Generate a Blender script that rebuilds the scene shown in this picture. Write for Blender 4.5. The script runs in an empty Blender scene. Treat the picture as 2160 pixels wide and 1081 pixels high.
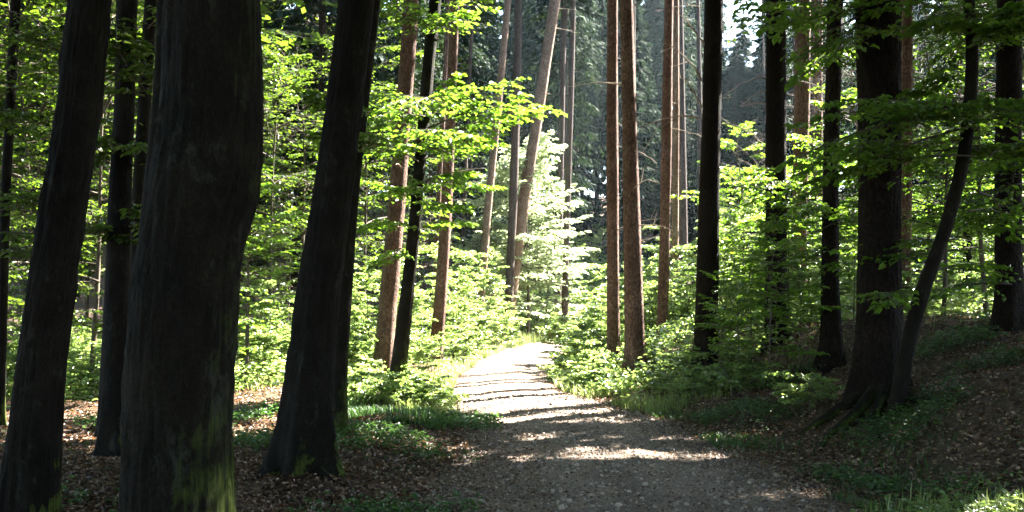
import bpy, math, random
import numpy as np
from mathutils import Vector, noise

R = math.radians
SC = bpy.context.scene
COL = SC.collection
# ------------------------------------------------------------------ camera
F = 2160.0          # focal length in photo pixels
HY = 640.0          # row of the horizon in the photo
CH = 1.6            # eye height
cam = bpy.data.objects.new('camera', bpy.data.cameras.new('camera'))
COL.objects.link(cam)
cam.location = (0, 0, CH)
cam.rotation_euler = (R(90), 0, 0)
cam.data.sensor_width = 36
cam.data.lens = 36
cam.data.shift_y = (HY - 540.5) / 2160.0
cam.data.clip_end = 600
cam.data.clip_start = .05
SC.camera = cam
# ------------------------------------------------------------------ sky + sun
SUN_AZ, SUN_EL = 50.0, 43.0           # degrees right of the view direction, above the horizon
W = bpy.data.worlds.new('World')
SC.world = W
W.use_nodes = True
nt = W.node_tree
nt.nodes.clear()
o_ = nt.nodes.new('ShaderNodeOutputWorld')
b_ = nt.nodes.new('ShaderNodeBackground')
s_ = nt.nodes.new('ShaderNodeTexSky')
s_.sky_type = 'NISHITA'
s_.sun_disc = False
s_.sun_elevation = R(SUN_EL)
s_.sun_rotation = R(SUN_AZ)
b_.inputs['Strength'].default_value = .058
nt.links.new(s_.outputs[0], b_.inputs[0])
nt.links.new(b_.outputs[0], o_.inputs[0])
SD = np.array([math.sin(R(SUN_AZ)) * math.cos(R(SUN_EL)), math.cos(R(SUN_AZ)) * math.cos(R(SUN_EL)), math.sin(R(SUN_EL))])
sun = bpy.data.objects.new('sun', bpy.data.lights.new('sun', 'SUN'))
COL.objects.link(sun)
sun.data.energy = 5.0
sun.data.angle = R(.5)
sun.data.color = (1, .95, .86)
sun.rotation_euler = Vector(SD.tolist()).to_track_quat('Z', 'Y').to_euler()
sun.location = (20, 20, 40)
SC.view_settings.view_transform = 'Standard'
SC.view_settings.look = 'None'
SC.view_settings.gamma = 1
SC.view_settings.exposure = 4.4
SC.cycles.max_bounces = 6
SC.cycles.diffuse_bounces = 3
SC.cycles.transmission_bounces = 4
SC.cycles.transparent_max_bounces = 4
SC.cycles.glossy_bounces = 2
SC.cycles.caustics_reflective = False
SC.cycles.caustics_refractive = False

rng = np.random.default_rng(7)
random.seed(7)

# ------------------------------------------------------------------ helpers
def tag(o, label=None, cat=None, group=None, kind=None):
    if label: o['label'] = label
    if cat: o['category'] = cat
    if group: o['group'] = group
    if kind: o['kind'] = kind
    return o

def empty(name, loc, rz=0):
    o = bpy.data.objects.new(name, None)
    COL.objects.link(o)
    o.location = loc
    o.rotation_euler = (0, 0, rz)
    o.empty_display_size = .3
    return o

class MB:
    """collects quads as numpy arrays and links them as ONE mesh"""
    def __init__(s):
        s.v, s.f, s.a, s.n = [], [], [], 0
    def add(s, v, f, a=None):
        v = np.asarray(v, dtype=np.float32).reshape(-1, 3)
        if len(v) == 0: return
        s.v.append(v); s.f.append(np.asarray(f, dtype=np.int32).reshape(-1, 4) + s.n)
        s.a.append(np.zeros(len(v), np.float32) if a is None else np.asarray(a, dtype=np.float32))
        s.n += len(v)
    def mesh(s, name, mat, smooth=False):
        me = bpy.data.meshes.new(name)
        v = np.concatenate(s.v); f = np.concatenate(s.f); a = np.concatenate(s.a)
        me.vertices.add(len(v)); me.vertices.foreach_set('co', v.ravel())
        me.loops.add(f.size); me.loops.foreach_set('vertex_index', f.ravel())
        me.polygons.add(len(f)); me.polygons.foreach_set('loop_start', np.arange(0, f.size, 4, dtype=np.int32))
        at = me.attributes.new('rnd', 'FLOAT', 'POINT'); at.data.foreach_set('value', a)
        me.update(calc_edges=True)
        if smooth: me.polygons.foreach_set('use_smooth', np.ones(len(f), dtype=bool))
        me.materials.append(mat)
        return me
    def build(s, name, mat, parent=None, smooth=False):
        o = bpy.data.objects.new(name, s.mesh(name, mat, smooth))
        COL.objects.link(o)
        o.parent = parent
        return o

def unit(a):
    return a / np.maximum(np.linalg.norm(a, axis=-1, keepdims=True), 1e-9)

def leaves(mb, P, D, N, L, Wd, full=True, cup=.12):
    """P base, D direction, N leaf normal, L length, Wd width; one leaf per row"""
    n = len(P)
    if n == 0: return
    D = unit(D); S = unit(np.cross(D, N)); N = np.cross(S, D)
    L = L[:, None]; Wd = Wd[:, None]
    if full:
        lift = N * Wd * cup * 2
        V = np.stack([P, P + D * L * .28 + S * Wd * .42 + lift, P + D * L * .66 + S * Wd * .4 + lift,
                      P + D * L - N * L * .12, P + D * L * .66 - S * Wd * .4 + lift, P + D * L * .28 - S * Wd * .42 + lift], 1)
        b = np.arange(n)[:, None] * 6
        f = np.concatenate([b + np.array([0, 1, 2, 3]), b + np.array([0, 3, 4, 5])], 0)
        k = 6
    else:
        V = np.stack([P, P + D * L * .45 + S * Wd * .5, P + D * L, P + D * L * .45 - S * Wd * .5], 1)
        f = np.arange(n)[:, None] * 4 + np.array([0, 1, 2, 3])
        k = 4
    mb.add(V, f, np.repeat(rng.random(n), k))

def tubes(mb, PL, RD, sides=4):
    """PL (n,k,3) polylines, RD (n,k) radii"""
    n, k, _ = PL.shape
    if n == 0: return
    T = unit(np.gradient(PL, axis=1))
    up = np.where(np.abs(T[..., 2:3]) > .9, np.array([1., 0, 0]), np.array([0, 0, 1.]))
    A = unit(np.cross(T, up)); B = np.cross(T, A)
    th = np.arange(sides) * 2 * math.pi / sides
    V = PL[:, :, None] + RD[:, :, None, None] * (A[:, :, None] * np.cos(th)[:, None] + B[:, :, None] * np.sin(th)[:, None])
    idx = np.arange(n * k * sides).reshape(n, k, sides)
    nx = np.roll(idx, -1, 2)
    f = np.stack([idx[:, :-1], nx[:, :-1], nx[:, 1:], idx[:, 1:]], -1)
    mb.add(V, f)

# ------------------------------------------------------------------ the lie of the land
PY = np.array([-30, 4, 7.8, 11.1, 14.4, 15.7, 18.2, 21.6, 28.8, 34.5, 40, 48, 60, 80, 140.])
PX = np.array([1.6, 1.1, .95, .93, .63, .32, -.08, -.2, .27, .8, 1.7, 4.2, 9.5, 20, 60.])
PW = np.array([1.9, 1.9, 1.85, 1.5, 1.45, 1.3, 1.08, 1.05, 1.2, 1.15, 1.2, 1.2, 1.2, 1.2, 1.2])
def path_c(y): return np.interp(y, PY, PX)
def path_w(y): return np.interp(y, PY, PW)
def sm(t):
    t = np.clip(t, 0, 1); return t * t * (3 - 2 * t)
def wav(x, y):
    return (.035 * np.sin(x * 1.3 + y * .7 + 1) + .03 * np.sin(x * .55 - y * .9) + .02 * np.sin(x * 2.9 + 2.1 * np.sin(y * 1.7))
            + .012 * np.sin(y * 4.3 + x * 3.1))
def ground(x, y):
    x = np.asarray(x, float); y = np.asarray(y, float)
    d = x - path_c(y) - path_w(y)
    dl = path_c(y) - path_w(y) - x
    bank = 1.25 - .6 * sm((y - 20) / 12)
    z = bank * sm(d / 4.6) + .03 * np.clip(d - 4.6, 0, 20)
    z = z + .07 * sm(dl / .8) - .25 * sm((dl - 3) / 8) * sm((y - 4) / 8)
    off = sm(np.maximum(d, dl) / .8)
    z = z + wav(x, y) * (.1 + 1.4 * off)
    z = z + 13 * sm((y - 56) / 60) + .04 * np.clip(y - 45, 0, 40) * .3
    return z
def gz(x, y): return float(ground(x, y))
def at(px, py, Y): return np.array([(px - 1080) / F * Y, Y, CH - (py - HY) / F * Y])

# places the sun reaches, as patches of ground
ZONES = [  # x, y, rx, ry, strength
    (-2.1, 22.5, 5.0, 6.5, 1.0), (-1.4, 31, 6.6, 9.5, 1.0), (-1.2, 40.5, 7.4, 8, 1.0), (2.6, 27, 6.0, 8, 1.0), (.6, 18.6, 2.4, 3.4, 1.0), (6.5, 20, 3.6, 4, .75), (10, 24, 4, 5, .55), (.3, 15.4, 1.9, .9, .9), (-2.4, 13.2, 1.4, .7, .85),
    (-4.8, 14.2, 2.2, 2.8, .95), (-6.2, 13.0, 1.6, .8, .8), (-1.0, 11.1, 1.0, .45, .95), (3.35, 6.9, .75, .9, .9),
    (-1.8, 4.58, .5, .45, .95), (1.7, 8.4, 1.2, .25, .6), (1.0, 10.6, 1.6, .4, 1.), (1.6, 12.0, 1.6, .3, 1.), (.9, 14.0, 1.7, .5, 1.),
    (-9, 19, 1., 1.6, .8), (-12.5, 25, .9, 2, .7), (-17, 33, 1.2, 2, .7), (8, 36, 4, 4, .6), (3.2, 16.4, 1.4, 1.0, .7), (-2.5, 9.2, .8, .2, .7), (-4.0, 10.4, .8, .25, .7)]
def sunproj(P):
    t = P[..., 2] / SD[2]
    return P[..., 0] - SD[0] * t, P[..., 1] - SD[1] * t
def blocked_ok(P):
    """True where a leaf may stand without shading one of the sunny patches"""
    gx, gy = sunproj(P)
    keep = np.ones(len(gx), bool)
    wob = 1 + .18 * np.sin(gx * 2.1 + 1.3 * np.sin(gy * 1.7)) + .15 * np.sin(gy * 3.3 + gx)
    for (x, y, rx, ry, s) in ZONES:
        q = ((gx - x) / rx) ** 2 + ((gy - y) / ry) ** 2
        keep &= ~((q < wob) & (rng.random(len(gx)) < s))
    return keep

# ------------------------------------------------------------------ materials
def newmat(name):
    m = bpy.data.materials.new(name); m.use_nodes = True
    t = m.node_tree; t.nodes.clear()
    out = t.nodes.new('ShaderNodeOutputMaterial')
    return m, t, out
def nd(t, kind, **kw):
    n = t.nodes.new(kind)
    for k, v in kw.items():
        if k in n.inputs.keys(): n.inputs[k].default_value = v
        else: setattr(n, k, v)
    return n
def ramp(t, fac, stops):
    r = t.nodes.new('ShaderNodeValToRGB'); e = r.color_ramp.elements
    while len(e) < len(stops): e.new(.5)
    for q, (p, c) in zip(e, stops):
        q.position = p; q.color = (*c, 1)
    t.links.new(fac, r.inputs[0])
    return r.outputs[0]
def mix(t, fac, a, b, mode='MIX'):
    n = t.nodes.new('ShaderNodeMix'); n.data_type = 'RGBA'; n.blend_type = mode
    for s, v in ((0, fac), (6, a), (7, b)):
        if hasattr(v, 'is_linked'): t.links.new(v, n.inputs[s])
        else: n.inputs[s].default_value = v if s == 0 else (*v, 1)
    return n.outputs[2]

def leaf_mat(name, c0, c1, c2, trans, tf=.5, rough=.42, spec=.5, nw=.9, aw=.6):
    m, t, out = newmat(name)
    a = nd(t, 'ShaderNodeAttribute', attribute_name='rnd')
    g = nd(t, 'ShaderNodeNewGeometry')
    nz = nd(t, 'ShaderNodeTexNoise', Scale=.8)
    t.links.new(g.outputs['Position'], nz.inputs['Vector'])
    ad = nd(t, 'ShaderNodeMath', operation='MULTIPLY_ADD')
    t.links.new(nz.outputs[0], ad.inputs[0]); ad.inputs[1].default_value = nw
    sb = nd(t, 'ShaderNodeMath', operation='MULTIPLY_ADD')
    t.links.new(a.outputs['Fac'], sb.inputs[0]); sb.inputs[1].default_value = aw; sb.inputs[2].default_value = .5 - nw / 2 - aw / 2 + .0
    t.links.new(sb.outputs[0], ad.inputs[2])
    col = ramp(t, ad.outputs[0], [(0, c0), (.5, c1), (1, c2)])
    p = nd(t, 'ShaderNodeBsdfPrincipled', Roughness=rough)
    p.inputs['Specular IOR Level'].default_value = spec
    t.links.new(col, p.inputs['Base Color'])
    tr = nd(t, 'ShaderNodeBsdfTranslucent')
    tc = mix(t, .65, col, trans)
    t.links.new(tc, tr.inputs[0])
    mx = nd(t, 'ShaderNodeMixShader'); mx.inputs[0].default_value = tf
    t.links.new(p.outputs[0], mx.inputs[1]); t.links.new(tr.outputs[0], mx.inputs[2])
    t.links.new(mx.outputs[0], out.inputs[0])
    return m
M = {}
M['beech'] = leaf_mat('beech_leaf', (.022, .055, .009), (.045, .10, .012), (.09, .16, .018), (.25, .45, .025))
M['shaded_beech'] = leaf_mat('shaded_beech_leaf', (.012, .03, .006), (.024, .055, .008), (.05, .09, .012), (.16, .27, .015), tf=.42)  # darker copy of the beech leaf, woodland shade put into its colour
M['shrub'] = leaf_mat('shrub_leaf', (.055, .10, .022), (.10, .17, .04), (.16, .235, .075), (.42, .58, .12), tf=.42, rough=.3, spec=1.)
M['pale'] = leaf_mat('white_lit_leaf', (.16, .21, .10), (.24, .30, .15), (.33, .38, .24), (.55, .65, .32), tf=.45, rough=.25, spec=1.)  # leaf colour whitened to carry the glare of the sun at the bend
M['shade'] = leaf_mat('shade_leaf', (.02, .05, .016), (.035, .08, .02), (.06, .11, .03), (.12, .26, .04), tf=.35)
M['spruce'] = leaf_mat('spruce_needles', (.008, .018, .012), (.014, .03, .018), (.026, .046, .022), (.05, .085, .03), tf=.15, rough=.8, spec=.1)
M['grass'] = leaf_mat('grass_blade', (.06, .10, .025), (.12, .18, .045), (.24, .27, .11), (.42, .5, .14), tf=.4, rough=.4)
M['litter'] = leaf_mat('dead_leaf', (.03, .014, .008), (.095, .048, .026), (.36, .26, .17), (.28, .13, .04), tf=.2, rough=.5, nw=.3, aw=.95)
M['litter'].name = 'dead_leaf'

def bark_mat(name, dark, mid, light, vs, moss=0., flake=0., lichen=.0, bump=.5):
    m, t, out = newmat(name)
    tc = nd(t, 'ShaderNodeTexCoord'); oi = nd(t, 'ShaderNodeObjectInfo')
    mp = nd(t, 'ShaderNodeMapping'); mp.inputs['Scale'].default_value = (1, 1, vs)
    ofs = nd(t, 'ShaderNodeVectorMath', operation='ADD')
    g = nd(t, 'ShaderNodeNewGeometry')
    t.links.new(g.outputs['Position'], ofs.inputs[0]); t.links.new(oi.outputs['Random'], ofs.inputs[1])
    t.links.new(ofs.outputs[0], mp.inputs['Vector'])
    n1 = nd(t, 'ShaderNodeTexNoise', Scale=22., Detail=6., Roughness=.7)
    n2 = nd(t, 'ShaderNodeTexNoise', Scale=2.2, Detail=4.)
    t.links.new(mp.outputs[0], n1.inputs['Vector']); t.links.new(ofs.outputs[0], n2.inputs['Vector'])
    c = ramp(t, n1.outputs[0], [(.3, dark), (.52, mid), (.75, light)])
    c = mix(t, .55, c, ramp(t, n2.outputs[0], [(.3, dark), (.5, mid), (.72, light)]))
    nf = nd(t, 'ShaderNodeTexNoise', Scale=95., Detail=5., Roughness=.8); mpf = nd(t, 'ShaderNodeMapping'); mpf.inputs['Scale'].default_value = (1, 1, min(1, vs * 1.2))
    t.links.new(ofs.outputs[0], mpf.inputs['Vector']); t.links.new(mpf.outputs[0], nf.inputs['Vector'])
    c = mix(t, .8, c, ramp(t, nf.outputs[0], [(.36, (.35, .35, .35)), (.5, (1, 1, 1)), (.64, (1.9, 1.9, 1.9))]), 'MULTIPLY')
    hadd = nd(t, 'ShaderNodeMath', operation='MULTIPLY_ADD'); hadd.inputs[1].default_value = .5
    t.links.new(nf.outputs[0], hadd.inputs[0]); t.links.new(n1.outputs[0], hadd.inputs[2]); hgt = hadd.outputs[0]
    if flake:
        vo = nd(t, 'ShaderNodeTexVoronoi', Scale=30.)
        mp2 = nd(t, 'ShaderNodeMapping'); mp2.inputs['Scale'].default_value = (1, 1, .45)
        t.links.new(ofs.outputs[0], mp2.inputs['Vector']); wn = nd(t, 'ShaderNodeTexNoise', Scale=9., Detail=4.); t.links.new(ofs.outputs[0], wn.inputs['Vector'])
        wa = nd(t, 'ShaderNodeVectorMath', operation='MULTIPLY_ADD'); wa.inputs[1].default_value = (.12, .12, .12)
        t.links.new(wn.outputs['Color'], wa.inputs[0]); t.links.new(mp2.outputs[0], wa.inputs[2]); t.links.new(wa.outputs[0], vo.inputs['Vector'])
        c = mix(t, ramp(t, vo.outputs['Distance'], [(.3, (0, 0, 0)), (.7, (.85, .85, .85))]), c, dark)
        a = nd(t, 'ShaderNodeMath', operation='MULTIPLY_ADD'); a.inputs[1].default_value = -flake
        t.links.new(vo.outputs['Distance'], a.inputs[0]); t.links.new(hgt, a.inputs[2]); hgt = a.outputs[0]
    if lichen:
        n3 = nd(t, 'ShaderNodeTexNoise', Scale=7., Detail=8., Roughness=.75)
        mp3 = nd(t, 'ShaderNodeMapping'); mp3.inputs['Scale'].default_value = (1, 1, .5)
        t.links.new(ofs.outputs[0], mp3.inputs['Vector']); t.links.new(mp3.outputs[0], n3.inputs['Vector'])
        c = mix(t, ramp(t, n3.outputs[0], [(.56, (0, 0, 0)), (.66, (lichen,) * 3)]), c, (.06, .062, .045))
    if moss:
        n4 = nd(t, 'ShaderNodeTexNoise', Scale=5., Detail=6., Roughness=.65)
        t.links.new(ofs.outputs[0], n4.inputs['Vector'])
        sx = nd(t, 'ShaderNodeSeparateXYZ'); t.links.new(g.outputs['Normal'], sx.inputs[0])
        sp = nd(t, 'ShaderNodeSeparateXYZ'); t.links.new(g.outputs['Position'], sp.inputs[0])
        hh = nd(t, 'ShaderNodeMapRange'); hh.inputs[1].default_value = 0; hh.inputs[2].default_value = 1.25
        hh.inputs[3].default_value = .34; hh.inputs[4].default_value = -.22
        t.links.new(sp.outputs[2], hh.inputs[0])
        a1 = nd(t, 'ShaderNodeMath', operation='MULTIPLY_ADD'); a1.inputs[1].default_value = .35
        t.links.new(sx.outputs[0], a1.inputs[0]); t.links.new(n4.outputs[0], a1.inputs[2])
        a2 = nd(t, 'ShaderNodeMath', operation='ADD'); t.links.new(a1.outputs[0], a2.inputs[0]); t.links.new(hh.outputs[0], a2.inputs[1])
        msk = ramp(t, a2.outputs[0], [(.93 - .3 * moss, (0, 0, 0)), (1.2 - .3 * moss, (.9, .9, .9))])
        n5 = nd(t, 'ShaderNodeTexNoise', Scale=60., Detail=3.)
        c = mix(t, msk, c, ramp(t, n5.outputs[0], [(.35, (.016, .024, .006)), (.65, (.085, .11, .018))]))
    p = nd(t, 'ShaderNodeBsdfPrincipled', Roughness=.85)
    p.inputs['Specular IOR Level'].default_value = .1
    t.links.new(c, p.inputs['Base Color'])
    bp = nd(t, 'ShaderNodeBump', Strength=bump, Distance=.03)
    t.links.new(hgt, bp.inputs['Height']); t.links.new(bp.outputs[0], p.inputs['Normal'])
    t.links.new(p.outputs[0], out.inputs[0])
    return m
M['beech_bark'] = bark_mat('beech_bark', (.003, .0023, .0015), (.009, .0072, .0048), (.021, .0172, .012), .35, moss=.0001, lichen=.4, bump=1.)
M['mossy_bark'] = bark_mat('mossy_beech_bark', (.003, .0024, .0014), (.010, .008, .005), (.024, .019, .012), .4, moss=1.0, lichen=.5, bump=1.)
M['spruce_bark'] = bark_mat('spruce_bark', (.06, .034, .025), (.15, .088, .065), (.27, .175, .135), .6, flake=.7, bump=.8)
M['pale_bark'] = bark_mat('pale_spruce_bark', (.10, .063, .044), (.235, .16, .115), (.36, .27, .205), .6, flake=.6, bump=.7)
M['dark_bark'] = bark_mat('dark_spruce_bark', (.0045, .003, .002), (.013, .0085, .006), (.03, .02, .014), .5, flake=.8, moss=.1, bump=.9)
M['far_bark'] = bark_mat('far_spruce_bark', (.035, .027, .022), (.075, .056, .046), (.13, .10, .08), .6, flake=.5, bump=.6)
M['twig'] = bark_mat('twig_bark', (.04, .033, .025), (.075, .062, .048), (.12, .10, .08), 1, bump=.1)
M['dead_twig'] = bark_mat('dead_twig_bark', (.16, .12, .085), (.26, .2, .15), (.36, .3, .23), 1, bump=.1)

# ground: needle and leaf litter with soil and green patches
m, t, out = newmat('forest_floor')
g = nd(t, 'ShaderNodeNewGeometry')
n1 = nd(t, 'ShaderNodeTexNoise', Scale=.7, Detail=5.); n2 = nd(t, 'ShaderNodeTexVoronoi', Scale=24.); n3 = nd(t, 'ShaderNodeTexNoise', Scale=9., Detail=8., Roughness=.8)
for n in (n1, n2, n3): t.links.new(g.outputs['Position'], n.inputs['Vector'])
c = ramp(t, n3.outputs[0], [(.3, (.014, .009, .006)), (.5, (.045, .028, .017)), (.68, (.11, .07, .042))])
vcol = nd(t, 'ShaderNodeSeparateColor'); t.links.new(n2.outputs['Color'], vcol.inputs[0])
c = mix(t, .5, c, ramp(t, vcol.outputs[0], [(0, (.03, .018, .012)), (.5, (.065, .036, .02)), (1, (.15, .10, .062))]))
c = mix(t, ramp(t, n1.outputs[0], [(.55, (0, 0, 0)), (.68, (.6, .6, .6))]), c, (.035, .055, .015))
p = nd(t, 'ShaderNodeBsdfPrincipled', Roughness=.9); t.links.new(c, p.inputs['Base Color'])
p.inputs['Specular IOR Level'].default_value = .2
bp = nd(t, 'ShaderNodeBump', Strength=.9, Distance=.04); t.links.new(n3.outputs[0], bp.inputs['Height']); t.links.new(bp.outputs[0], p.inputs['Normal'])
t.links.new(p.outputs[0], out.inputs[0]); M['floor'] = m

m, t, out = newmat('gravel_track')
g = nd(t, 'ShaderNodeNewGeometry')
n1 = nd(t, 'ShaderNodeTexNoise', Scale=1.1, Detail=6.); n2 = nd(t, 'ShaderNodeTexVoronoi', Scale=55.); n3 = nd(t, 'ShaderNodeTexNoise', Scale=30., Detail=8., Roughness=.8)
for n in (n1, n2, n3): t.links.new(g.outputs['Position'], n.inputs['Vector'])
c = ramp(t, n3.outputs[0], [(.3, (.062, .04, .027)), (.5, (.16, .11, .074)), (.7, (.31, .228, .165))])
vcol = nd(t, 'ShaderNodeSeparateColor'); t.links.new(n2.outputs['Color'], vcol.inputs[0])
c = mix(t, .45, c, ramp(t, vcol.outputs[0], [(0, (.075, .05, .036)), (.6, (.2, .147, .105)), (1, (.42, .335, .25))]))
c = mix(t, ramp(t, n1.outputs[0], [(.42, (0, 0, 0)), (.62, (.65, .65, .65))]), c, (.085, .06, .043))
at_ = nd(t, 'ShaderNodeAttribute', attribute_name='rnd')
wz = nd(t, 'ShaderNodeMath', operation='MULTIPLY_ADD'); wz.inputs[1].default_value = .5; t.links.new(n3.outputs[0], wz.inputs[0]); t.links.new(at_.outputs['Fac'], wz.inputs[2])
c = mix(t, ramp(t, wz.outputs[0], [(.28, (.55, .55, .55)), (.42, (0, 0, 0)), (.8, (0, 0, 0)), (1.0, (.75, .75, .75))]), c, (.075, .05, .034))
p = nd(t, 'ShaderNodeBsdfPrincipled', Roughness=.88); t.links.new(c, p.inputs['Base Color'])
p.inputs['Specular IOR Level'].default_value = .3
bp = nd(t, 'ShaderNodeBump', Strength=.7, Distance=.015); t.links.new(n3.outputs[0], bp.inputs['Height']); t.links.new(bp.outputs[0], p.inputs['Normal'])
t.links.new(p.outputs[0], out.inputs[0]); M['path'] = m

# ------------------------------------------------------------------ ground and track
def axis(lo, hi, fine_lo, fine_hi, step, coarse):
    return np.unique(np.concatenate([np.arange(lo, fine_lo, coarse), np.arange(fine_lo, fine_hi, step), np.arange(fine_hi, hi + coarse, coarse)]))
def grid(mb, X, Y, Z, A=None):
    V = np.stack([X, Y, Z], -1)
    n, k = X.shape; idx = np.arange(n * k).reshape(n, k)
    mb.add(V, np.stack([idx[:-1, :-1], idx[:-1, 1:], idx[1:, 1:], idx[1:, :-1]], -1), A)
xs = axis(-150, 150, -12, 12, .12, 2.0); ys = axis(-40, 200, 3, 30, .12, 1.2)
X, Y = np.meshgrid(xs, ys)
mb = MB(); grid(mb, X, Y, ground(X, Y)); tag(mb.build('ground', M['floor'], smooth=True), 'brown forest floor of dead leaves rising in a bank on the right', 'forest floor', kind='structure')
tt = np.linspace(-1, 1, 29); ys = np.arange(-6, 75, .12)
T_, Y = np.meshgrid(tt, ys)
edge = 1 + np.where(np.abs(T_) > .7, .08 * np.sin(Y * 3.1 + T_ * 2) + .07 * np.sin(Y * 6.7 + 4 * T_) + .05 * np.sin(Y * 17.), 0)
X = path_c(Y) + path_w(Y) * T_ * edge
mb = MB(); grid(mb, X, Y, ground(X, Y) + .006 - .018 * np.exp(-((np.abs(T_) - .5) / .14) ** 2) - .03 * (np.abs(T_) > .98) + .03 * (1 - T_ ** 2), np.abs(T_).ravel())
tag(mb.build('path', M['path'], smooth=True), 'grey gravel forest track running into the sunlit clearing', 'forest track', kind='structure')

# ------------------------------------------------------------------ foliage generators (local coordinates)
def branches(lf, tw, S, az, el, L, droop=.25, nt_=9, nl=7, ls=.075, lw=.5, twl=.36, full=True, rad=.012, keep=1.0, off=None, flat=.3, cull=False, k=8):
    """Beech-like branches: S start points, azimuth, elevation, length; side twigs lie in the branch's plane and carry the leaves."""
    n = len(S)
    if n == 0: return
    t = np.linspace(0, 1, k)
    H = np.stack([np.cos(az), np.sin(az), 0 * az], -1)
    Sd = np.stack([-np.sin(az), np.cos(az), 0 * az], -1)
    w1 = rng.normal(0, .06, n); ph = rng.random(n) * 6
    PL = (S[:, None] + H[:, None] * (L * np.cos(el))[:, None, None] * t[None, :, None]
          + np.array([0, 0, 1.]) * ((L * np.sin(el))[:, None] * t - (L * droop)[:, None] * t ** 2)[..., None]
          + Sd[:, None] * (L * w1)[:, None, None] * np.sin(t * 5 + ph[:, None])[..., None])
    tubes(tw, PL, rad * L[:, None] / 1.5 * (1.05 - t) + .0015, 4)
    tj = (np.arange(nt_) + .5) / nt_ * .88 + .12
    tj = np.clip(tj[None] + rng.normal(0, .02, (n, nt_)), .06, 1)
    fi = tj * (k - 1); i0 = np.minimum(fi.astype(int), k - 2); fr = (fi - i0)[..., None]
    ar = np.arange(n)[:, None]
    B = PL[ar, i0] * (1 - fr) + PL[ar, i0 + 1] * fr
    TG = unit(PL[ar, i0 + 1] - PL[ar, i0])
    for side in (-1, 1):
        ang = rng.normal(R(52), .16, (n, nt_))[..., None]
        Dt = unit(TG * np.cos(ang) + side * Sd[:, None] * np.sin(ang) + np.array([0, 0, 1.]) * rng.normal(-.08, .12, (n, nt_, 1)))
        Lt = (L * twl)[:, None] * (1.12 - tj) * rng.uniform(.6, 1.25, (n, nt_)) + .06
        if side == 1:
            Dt[:, -1] = TG[:, -1]
        s = np.linspace(0, 1, 4)
        TP = B[:, :, None] + Dt[:, :, None] * (Lt[..., None] * s)[..., None] + np.array([0, 0, -1.]) * (.12 * Lt[..., None] * s ** 2)[..., None]
        ok = rng.random((n, nt_)) < keep
        TPf = TP[ok]
        if cull and len(TPf):
            q = TPf[:, 2] + (0 if off is None else off)
            kk = blocked_ok(q); TPf = TPf[kk]
        tubes(tw, TPf, np.broadcast_to(np.array([.004, .003, .002, .001]) * (ls / .075), (len(TPf), 4)), 3)
        m_ = len(TPf)
        if m_ == 0: continue
        u = (np.arange(nl) + .7) / nl
        u = u[None] + rng.normal(0, .03, (m_, nl))
        P0 = TPf[:, :1]; P3 = TPf[:, 3:]
        P = P0 + (P3 - P0) * u[..., None] - np.array([0, 0, .0]) 
        d = unit(P3 - P0)
        Sl = unit(np.cross(d, np.array([0, 0, 1.])))
        sg = np.where(np.arange(nl) % 2 == 0, 1, -1)[None, :, None]
        a = rng.normal(R(48), .3, (m_, nl, 1))
        D = d * np.cos(a) + sg * Sl * np.sin(a) + rng.normal(0, .12, (m_, nl, 3)) + np.array([0, 0, -.1])
        N = np.array([0, 0, 1.]) + rng.normal(0, flat, (m_, nl, 3))
        P = P.reshape(-1, 3); D = D.reshape(-1, 3); N = N.reshape(-1, 3)
        if cull:
            kk = blocked_ok(P + off); P, D, N = P[kk], D[kk], N[kk]
        ln = ls * rng.uniform(.45, 1.4, len(P))
        leaves(lf, P, D, N, ln, ln * lw * rng.uniform(.85, 1.15, len(P)) * 1.25, full)

def stem_line(H, bend, seed, k=14):
    r = np.random.default_rng(seed)
    t = np.linspace(0, 1, k)
    a = r.random() * 6.28
    x = bend * H * (t ** 1.5 * math.cos(a) + .12 * np.sin(t * 7 + a)); y = bend * H * (t ** 1.5 * math.sin(a) + .12 * np.sin(t * 6 + 2 * a))
    return np.stack([x - x[0], y - y[0], t * H], -1)
def on_line(PL, z):
    return np.stack([np.interp(z, PL[:, 2], PL[:, 0]), np.interp(z, PL[:, 2], PL[:, 1]), z], -1)

def young_beech(H, Rm, nb, z0, seed, ls=.085, nt_=9, nl=7, full=True, r0=.05, top=1.0, bend=.06):
    """layered understorey beech: returns stem mesh, crown mesh"""
    lf, tw = MB(), MB()
    st = stem_line(H, bend, seed)
    tubes(tw, st[None], (r0 * (1.08 - np.linspace(0, 1, len(st))))[None], 7)
    z = np.sort(rng.uniform(z0, H * .98, nb)); f = (z - z0) / (H - z0)
    az = np.arange(nb) * 2.4 + rng.normal(0, .5, nb)
    L = Rm * (np.sin(np.clip(.25 + f * .75, 0, 1) * math.pi) ** .6 * .8 + .25) * rng.uniform(.6, 1.15, nb)
    branches(lf, tw, on_line(st, z), az, rng.normal(.15, .12, nb) + f * .6 * top, L, .22, nt_, nl, ls, full=full, rad=.014)
    return tw.mesh('stem', M['twig'], True), lf

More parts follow.
